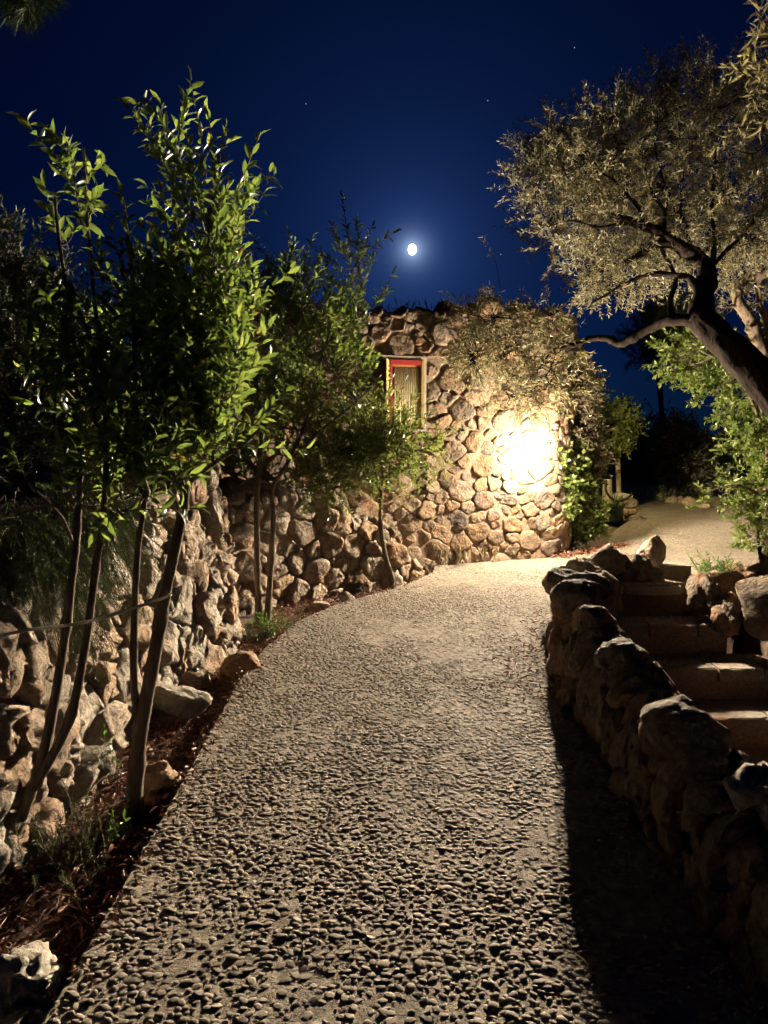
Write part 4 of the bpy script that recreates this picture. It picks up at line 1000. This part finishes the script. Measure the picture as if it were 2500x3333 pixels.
ol([(2190, 1040, -.75), (2182, 980, -.5), (2200, 910), (2170, 840), (2150, 800)], 0.035, 0.015)
ol([(2160, 765), (2162, 690), (2120, 620), (2100, 540)], 0.026, 0.008)
ol([(2160, 690), (2178, 640), (2150, 560), (2130, 460)], 0.02, 0.008)
ol([(2110, 750), (2080, 680), (2030, 620), (1980, 575), (1900, 540)], 0.028, 0.008)
ol([(2250, 830), (2235, 740), (2215, 670), (2230, 520)], 0.026, 0.008)
ol([(2300, 960, -.5), (2325, 800), (2318, 640), (2330, 480)], 0.034, 0.01)
ol([(2290, 900), (2360, 820, .2), (2430, 750, .3), (2500, 620, .3)], 0.03, 0.01)
ol([(2060, 722), (1950, 740), (1860, 720), (1780, 740)], 0.024, 0.008)
sk = np.concatenate(sk)
grow(r_, sk,
     [lobe(1830, 640, 8.9, 150, 190, .8), lobe(2000, 520, 8.9, 220, 190, 1.0), lobe(2250, 460, 8.9, 260, 200, 1.1), lobe(2050, 800, 8.9, 240, 170, .8), lobe(2330, 740, 8.9, 220, 180, 0.9), lobe(1900, 480, 8.9, 210, 120, .7),
      lobe(2200, 300, 8.9, 170, 70, .6), lobe(2430, 330, 8.9, 100, 120, .6), lobe(1990, 900, 8.9, 160, 90, .5), lobe(1740, 560, 8.9, 70, 120, .4)],
     2900, rng, M['olive'], BO, per=16, Ls=(0.18, 0.36), lang=0.8, lL=0.064, lW=0.0155, up=0.25, out_=0.7, rand=0.6, gaps=0.22, gsc=1.8, sub=60, twig=(0.004, 0.0014), crown='crown')
grow(r_, sk,
     [lobe(1640, 1130, 8.0, 150, 130, .4), lobe(1790, 1190, 7.5, 90, 120, .35), lobe(1580, 1050, 7.6, 90, 70, .3), lobe(1720, 1270, 7.5, 110, 70, .3), lobe(1612, 920, 7.5, 16, 60, .08), lobe(1760, 1030, 7.4, 70, 60, .3), lobe(1540, 1160, 7.6, 60, 90, .25)],
     440, rng, M['olive'], BO, per=16, Ls=(0.2, 0.4), lang=0.7, lL=0.062, lW=0.013, up=-0.05, out_=0.6, rand=0.6, gaps=0.15, grav=0.25, sub=36, twig=(0.004, 0.0014), crown='crown', weights=(10, 5, 4, 5, .3, 2.5, 3))
# second olive, a pale stem at the right edge with sprays near the camera
rng = np.random.default_rng(111)
b0 = np.array([5.4, 9.0, -0.12]); r_ = root_at('olive_tree', b0, 'second olive with a pale lit stem at the right edge behind the leaning one', 'tree')
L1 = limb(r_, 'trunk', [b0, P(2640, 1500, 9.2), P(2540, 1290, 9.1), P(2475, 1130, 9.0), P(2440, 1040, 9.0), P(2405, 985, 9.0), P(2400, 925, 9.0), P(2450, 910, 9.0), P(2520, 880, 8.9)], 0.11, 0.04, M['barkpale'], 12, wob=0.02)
L2 = limb(r_, 'branch', [P(2520, 1250, 9.1), P(2500, 1060, 9.0), P(2470, 960, 9.0), P(2500, 700, 8.9)], 0.06, 0.02, M['barkpale'], 10)
L3 = limb(r_, 'branch', [P(2450, 1060, 9.0), P(2400, 1000, 9.0), P(2350, 1000, 8.9)], 0.03, 0.012, M['barkpale'], 9)
L4 = limb(r_, 'branch', [P(2640, 700, 6.6), P(2600, 420, 5.4), P(2540, 250, 4.4), P(2500, 60, 3.9)], 0.04, 0.008, M['barkpale'], 9)
grow(r_, np.concatenate([L1[24:], L2, L3, L4]), [lobe(2500, 720, 9.0, 150, 230, .8), lobe(2440, 930, 9.3, 90, 80, .4), lobe(2620, 400, 8.5, 130, 250, .8)], 420, rng, M['olive'], M['barkpale'], per=16, Ls=(0.2, 0.4), lang=0.8, lL=0.062, lW=0.015, up=0.2, out_=0.7, rand=0.6, gaps=0.3, sub=20)
grow(r_, L4, [lobe(2500, 260, 4.2, 70, 260, .3), lobe(2510, 50, 3.9, 60, 120, .25)], 34, rng, M['olive'], M['barkpale'], per=12, Ls=(0.18, 0.3), lang=0.8, lL=0.07, lW=0.016, up=0.0, out_=0.3, rand=0.7, sub=4, crown='crown')
# bright green bush behind the olive trunk
rng = np.random.default_rng(112)
b0 = np.array([5.25, 9.6, -0.05]); r_ = root_at('green_bush', b0, 'bright green broad-leaved bush lit behind the olive trunk', 'bush')
sk = [limb(r_, 'trunk', [b0, P(2490, 1650, 9.4), P(2500, 1400, 9.3), P(2420, 1200, 9.2)], 0.06, 0.02, BY, 8),
      limb(r_, 'branch', [P(2495, 1420, 9.3), P(2400, 1220, 9.2), P(2280, 1140, 9.1)], 0.025, 0.008, BY, 7),
      limb(r_, 'branch', [P(2490, 1620, 9.4), P(2400, 1580, 9.2), P(2300, 1600, 9.1)], 0.02, 0.006, BY, 7)]
grow(r_, np.concatenate(sk), [lobe(2285, 1160, 9.5, 130, 80, .45), lobe(2405, 1230, 9.5, 140, 140, .5), lobe(2490, 1420, 9.5, 110, 150, .5), lobe(2480, 1600, 9.5, 100, 130, .5), lobe(2340, 1620, 9.5, 40, 30, .2), lobe(2460, 1740, 9.5, 70, 70, .3), lobe(2620, 1500, 9.5, 140, 350, .7)],
     1150, rng, M['bush'], BY, per=14, Ls=(0.15, 0.3), lang=0.8, lL=0.08, lW=0.03, up=0.35, out_=0.9, rand=0.45, gaps=0.28, sub=30, big=True, curl=0.15)

# ---- ivy on the house corner
rng = np.random.default_rng(113)
r_ = root_at('ivy', (2.75, 9.95, 0), 'glossy green ivy mound lit beside the house corner', 'ivy')
L1 = limb(r_, 'stem', [G(1850, 1785), P(1800, 1740, 9.3), P(1788, 1640, 9.1), P(1790, 1540, 9.1), P(1800, 1450, 9.15)], 0.03, 0.015, M['wood'], 8, wob=0.02)
L2 = limb(r_, 'stem', [G(1850, 1788), P(1830, 1700, 9.5), P(1850, 1560, 9.8), P(1890, 1450, 10.0)], 0.02, 0.008, M['wood'], 8, wob=0.02)
grow(r_, np.concatenate([L1, L2]), [lobe(1865, 1650, 9.95, 58, 105, .24), lobe(1902, 1690, 10.2, 34, 70, .22), lobe(1842, 1560, 9.65, 38, 65, .16), lobe(1855, 1480, 9.75, 28, 50, .12), lobe(1806, 1490, 9.2, 16, 45, .04), lobe(1818, 1630, 9.42, 26, 80, .08), lobe(1832, 1560, 9.24, 20, 120, .04)],
     1250, rng, M['ivy'], M['wood'], per=9, Ls=(0.12, 0.26), lang=1.1, lL=0.07, lW=0.042, up=-0.1, out_=0.9, rand=0.4, gaps=0.15, grav=0.3, sub=20, big=True, curl=0.2)
r_ = root_at('dry_vine', (2.95, 10.9, 0), 'brown dry vine covering the shadowed side of the stone house', 'vine')
L1 = limb(r_, 'stem', [(2.82, 10.6, -0.1), (2.86, 10.6, 1.2), (2.9, 10.8, 2.4)], 0.035, 0.015, M['wood'], 8, wob=0.03)
grow(r_, L1, [lobe(1872, 1350, 9.9, 42, 140, .2), lobe(1905, 1500, 10.3, 26, 150, .25), lobe(1872, 1230, 9.9, 28, 50, .2), lobe(1840, 1340, 9.5, 30, 130, .1)], 700, rng, M['dryvine'], M['wood'], per=11, Ls=(0.15, 0.35), lang=1.0, lL=0.06, lW=0.028, up=-0.3, out_=0.6, rand=0.5, gaps=0.2, grav=0.3, sub=20)
r_ = root_at('dark_shrub', (4.0, 13.2, 0), 'dark green shrub rising behind the house beside the old post', 'shrub')
L1 = limb(r_, 'trunk', [(3.95, 13.6, -0.1), (3.95, 13.6, 1.5), (3.95, 13.6, 2.6)], 0.05, 0.02, BY)
grow(r_, L1, [lobe(1918, 1300, 13.6, 30, 60, .3), lobe(1932, 1430, 13.8, 12, 90, .2)], 260, rng, M['darkleaf'], BY, per=12, Ls=(0.15, 0.35), lL=0.08, lW=0.035, up=0.5, out_=0.7, sub=12)
# dry grass on the house top and at its foot
def grass(name, pts, label, n_, h, seed, mat):
    rg = np.random.default_rng(seed); k = len(pts); idx = rg.integers(0, k, n_); B = np.array(pts)[idx] + rg.normal(size=(n_, 3)) * np.array([0.05, 0.03, 0.005])
    Dr = norm(rg.normal(size=(n_, 3)) * 0.35 + np.array([0, 0, 1])); v, f = leaf_verts(B, Dr, norm(rg.normal(size=(n_, 3))), rg.uniform(0.5, 1, n_) * h, np.full(n_, 0.006), False, 0.1, 0.5)
    return tag(link(name, tri_mesh(name, v, f, mat, False)), label, 'grass', kind='stuff')
grass('dry_grass', [hs(u, h_house(u) + 0.12, 0.03) for u in np.arange(1.2, 4.6, 0.12)], 'sparse dry grass along the top of the stone house', 130, 0.16, 5, M['straw'])
grass('straw_tuft', [hs(U0 + s_, 0.16, 0.10) for s_ in (0.3, 0.5, 0.52, 0.62, 0.9)], 'thin dry stalks at the foot of the house wall', 34, 0.3, 6, M['straw'])

# ---- vine pole, planter, old post, cable
b0 = G(2017, 1668); r_ = root_at('vine_pole', b0, 'cream pole topped with a round mop of climbing vine', 'pole'); Dp = b0[1]
mb = MB(); mb.tube([b0, P(2013, 1560, Dp), P(2008, 1400, Dp), P(2007, 1340, Dp)], 0.05, 12); mb.build('pole', M['pole'], r_, b0, smooth=True)
mb = MB(); mb.tube([P(2012, 1540, Dp), P(2011.5, 1528, Dp)], 0.0525, 12); mb.build('band', M['brownrock'], r_, P(2012, 1534, Dp))
grow(r_, [P(2008, 1400, Dp), P(2007, 1360, Dp)], [lobe(2010, 1360, Dp, 50, 45, .35), lobe(2020, 1400, Dp, 42, 40, .3), lobe(1975, 1410, Dp, 20, 40, .2), lobe(1990, 1450, Dp, 18, 25, .15)], 330, rng, M['ivy'], M['wood'], per=9, Ls=(0.15, 0.3), lang=1.1, lL=0.1, lW=0.06, up=-0.2, out_=0.9, rand=0.4, grav=0.3, sub=8, crown='crown')
b0 = G(2022, 1690); x, y = b0[0], b0[1]
r_ = root_at('stone_planter', b0, 'small pale stone block wall at the foot of the vine pole', 'planter')
mb = MB(); mb.box(x - 0.2, x + 0.19, y, y + 0.5, -0.05, 0.40); mb.build('core', M['mortar'], r_, b0)
rs = RS(77)
for c in masonry(0.38, lambda u: 0.40, (0.085, 0.06), rs, gap=0.014, tries=600):
    g_ = stone_geo(c, lambda u, v, w: (x - 0.2 + u, y - w, v - 0.03), rs, 0.03, 0.03, 12, 0.03)
    if g_: link('stone', tri_mesh('stone', g_[0] - g_[0].mean(0), g_[1], M['wallst']), r_, g_[0].mean(0))
for i in range(2):
    mb = MB(); mb.box(x - 0.21 + 0.205 * i, x - 0.01 + 0.205 * i, y - 0.03, y + 0.5, 0.402, 0.46); mb.build('coping', M['pole'], r_, (x, y, 0.4))
mb = MB(); mb.tube([(x - 0.24, y + 0.1, -0.05), (x - 0.25, y + 0.1, 0.75)], [0.10, 0.085], 9); tag(mb.build('stone_post', M['pole'], None, (x - 0.24, y, 0)), 'short pale post standing left of the stone block wall', 'post')
b0 = G(1993, 1692); r_ = root_at('flower_pot', b0 - np.array([0, 0.12, 0]), 'dark green pot with an agave before the stone block wall', 'pot'); b1 = b0 - np.array([0, 0.15, 0])
mb = MB(); k = 16; prof = [(0.10, 0), (0.145, 0.24), (0.165, 0.24), (0.165, 0.28), (0.14, 0.28), (0.13, 0.2)]
mb.add([(b1[0] + r * math.cos(6.2832 * j / k), b1[1] + r * math.sin(6.2832 * j / k), z) for r, z in prof for j in range(k)], [(i * k + j, i * k + (j + 1) % k, (i + 1) * k + (j + 1) % k, (i + 1) * k + j) for i in range(5) for j in range(k)] + [tuple(range(k))[::-1], tuple(5 * k + j for j in range(k))])
mb.build('pot', M['greenpot'], r_, b1, smooth=False)
rg = np.random.default_rng(9); n_ = 14; Dr = norm(rg.normal(size=(n_, 3)) * np.array([1, 1, 0.2]) + np.array([0, 0, 1.0]))
v, f = leaf_verts(np.repeat((b1 + np.array([0, 0, 0.2]))[None], n_, 0), Dr, norm(rg.normal(size=(n_, 3))), np.full(n_, 0.36), np.full(n_, 0.05), True, 0.2, 0.1)
link('agave', tri_mesh('agave', v, f, M['weed']), r_)
mb = MB(); mb.tube(smoothline([b1 + np.array(q) for q in ((-0.18, 0.02, 0.75), (-0.2, -0.08, 0.55), (-0.05, -0.1, 0.38), (0.15, -0.06, 0.40), (0.3, -0.02, 0.5))], 8), 0.022, 8)
tag(mb.build('hose', M['black'], None, b1, smooth=True), 'black hose looped from the pale post over the pot', 'hose')
b0 = np.array([3.72, 13.0, 0.0]); r_ = root_at('wooden_post', b0, 'tall weathered wooden post with a short crossbar behind the house side', 'post')
mb = MB(); mb.tube([b0, P(1912, 1400, 13.0), P(1905, 1165, 13.0)], [0.055, 0.05, 0.045], 9); mb.build('post', M['wood'], r_, b0, smooth=True)
mb = MB(); mb.tube([P(1900, 1186, 12.96), P(1928, 1186, 12.96)], 0.025, 8); mb.build('crossbar', M['wood'], r_, P(1905, 1186, 12.96), smooth=True)
q = [P(2150, 1388, 40), P(2280, 1372, 32), P(2420, 1345, 26), P(2560, 1300, 22)]
mb = MB(); mb.tube(smoothline(q, 6), 0.018, 5); tag(mb.build('cable', M['black'], None, q[0]), 'thin black overhead cable crossing the gap of sky', 'cable')
# string tied to the laurel
q = [P(556, 1936, 2.87), P(500, 1958, 2.8), P(330, 2012, 2.63), P(215, 2036, 2.58), P(80, 2052, 2.5), P(-60, 2085, 2.4)]
mb = MB(); mb.tube(smoothline(q, 8), 0.006, 7); tag(mb.build('string', M['rope'], None, q[0], smooth=True), 'pale string tied round the laurel trunk and running out at the left', 'string')

# ---- far trees and the pine overhead
GX = 'dark trees beyond the far path'
rng = np.random.default_rng(120)
def far_tree(name, base, lobes, n_, label, mat, lL=0.2, lW=0.09, Ls=(0.4, 0.9), per=12, **k):
    rt = root_at(name, base, label, 'tree', GX); c = lobes[0][0]
    L = limb(rt, 'trunk', [base, (np.asarray(base) + c) / 2 + np.array([0.1, 0, 0]), c], 0.16, 0.05, BY, 8)
    grow(rt, L, lobes, n_, rng, mat, BY, per=per, Ls=Ls, lL=lL, lW=lW, sub=16, twig=(0.014, 0.005), **k)
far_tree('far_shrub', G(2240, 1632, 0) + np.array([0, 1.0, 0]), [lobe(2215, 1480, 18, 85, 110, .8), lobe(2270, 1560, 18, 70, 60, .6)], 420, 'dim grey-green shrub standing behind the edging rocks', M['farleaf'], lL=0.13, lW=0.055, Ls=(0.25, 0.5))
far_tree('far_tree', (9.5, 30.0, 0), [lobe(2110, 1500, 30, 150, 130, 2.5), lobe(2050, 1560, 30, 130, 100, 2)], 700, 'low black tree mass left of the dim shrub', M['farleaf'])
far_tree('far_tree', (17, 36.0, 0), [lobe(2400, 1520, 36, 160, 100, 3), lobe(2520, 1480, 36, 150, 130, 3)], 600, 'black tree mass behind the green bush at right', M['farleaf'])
far_tree('pine_tree', (11.8, 30.0, 0), [lobe(2130, 1110, 28, 90, 90, 1.6), lobe(2200, 1050, 28, 120, 90, 2), lobe(2240, 1150, 28, 110, 80, 1.6)], 900, 'tall black pine silhouette seen under the olive crown', M['darkleaf'], lL=0.16, lW=0.012, Ls=(0.3, 0.7), per=40)
r_ = root_at('pine_branch', P(60, -60, 4.2), 'pine branch hanging into the top left corner', 'branch')
L1 = limb(r_, 'twig', [P(-100, -120, 4.2), P(60, -60, 4.2), P(170, -30, 4.1)], 0.01, 0.004, BY, 6)
grow(r_, L1, [lobe(60, -30, 4.2, 110, 30, .15)], 18, rng, M['rosemary'], BY, per=70, Ls=(0.06, 0.14), lang=0.7, lL=0.11, lW=0.0022, up=-0.6, out_=0.4, rand=0.4, grav=0.4, sub=0, crown='needles')

# ---- leaf litter and twigs
def litter(name, n_, region, label, mat, seed, L=(0.02, 0.055), wl=0.35, z=-0.105):
    rg = np.random.default_rng(seed); X, Y = region(rg, n_)
    B = np.stack([X, Y, np.full(len(X), z) + np.abs(rg.normal(size=len(X))) * 0.012], 1)
    d = norm(rg.normal(size=(len(X), 3)) * np.array([1, 1, 0.25])); nr = norm(rg.normal(size=(len(X), 3)) * 0.5 + np.array([0, 0, 1]))
    l_ = rg.uniform(L[0], L[1], len(X)); v, f = leaf_verts(B, d, nr, l_, l_ * wl, True, 0.3, 0.35)
    return tag(link(name, tri_mesh(name, v, f, mat, False)), label, 'leaf litter', kind='stuff')
def bed(rg, n_):
    Y = rg.uniform(1.6, 7.9, n_); xr = np.interp(Y, [p[1] for p in PATH[1:10]], [p[0] for p in PATH[1:10]]) - 0.01
    LA = np.concatenate([LW[LW[:, 1] < 5.6], TW[TW[:, 0] > -1.0]]); xl = np.interp(Y, LA[:, 1], LA[:, 0])
    return xl + (xr - xl) * rg.uniform(0, 1, n_), Y
litter('leaf_litter', 6500, bed, 'red-brown leaf litter covering the bed left of the path', M['litter'], 1)
litter('twig_litter', 3800, bed, 'thin dry twigs strewn over the bed left of the path', M['litter'], 2, (0.05, 0.14), 0.035, -0.09)
def pfoot(rg, n_):
    Y = rg.uniform(3.6, 6.2, n_); return np.interp(Y, WALLR[:, 1], WALLR[:, 0]) - 0.10 - np.abs(rg.normal(size=n_)) * 0.16, Y
litter('leaf_debris', 420, pfoot, 'dry leaves and twigs swept along the foot of the parapet', M['litter'], 3, (0.02, 0.06), 0.2, 0.012)
def onpath(rg, n_): return rg.uniform(-0.8, 0.9, n_), rg.uniform(1.9, 7.0, n_)
litter('straw_debris', 240, onpath, 'scattered dry stalks and leaf bits on the path', M['straw'], 4, (0.02, 0.08), 0.1, 0.014)
def ledge(rg, n_):
    Y = rg.uniform(1.8, 7.9, n_); return np.interp(Y, [p[1] for p in PATH[1:10]], [p[0] for p in PATH[1:10]]) + np.abs(rg.normal(size=n_)) * 0.06 - 0.03, Y
litter('edge_litter', 520, ledge, 'dead leaves and soil crumbs spilling over the left path edge', M['litter'], 6, (0.012, 0.05), 0.3, 0.012)
def hfoot(rg, n_):
    s_ = rg.uniform(0, 1, n_); X = 2.1 + s_ * 1.3; Y = 8.98 + s_ * 1.15; return X + np.abs(rg.normal(size=n_)) * 0.12, Y - np.abs(rg.normal(size=n_)) * 0.08
litter('fallen_leaves', 700, hfoot, 'red fallen leaves along the foot of the ivy', M['litter'], 5, (0.03, 0.07), 0.4, 0.01)

# ---- moon and stars
V, F = ico(4); tag(link('moon', tri_mesh('moon', V * np.array([5.2, 5.6, 6.6]), F, glow_mat('moon_glow', (1, 0.98, 0.93), 6)), None, MOON_P), 'bright white moon alone in the dark blue sky', 'moon')
V, F = ico(1)
GST = 'faint stars'
sm = tri_mesh('star', V * 0.75, F, glow_mat('star_glow', (0.8, 0.88, 1), 0.5))
for (px, py), lb in zip(((996, 338), (1588, 327), (1630, 828), (1870, 155), (820, 828)), ('faint star high above the laurel crowns', 'faint star between moon and olive crown high up', 'faint star right of the moon beside the olive', 'faint star highest in the dark sky', 'faint star just right of the tallest laurel')):
    tag(link('star', sm, None, P(px, py, 1100)), lb, 'star', GST)
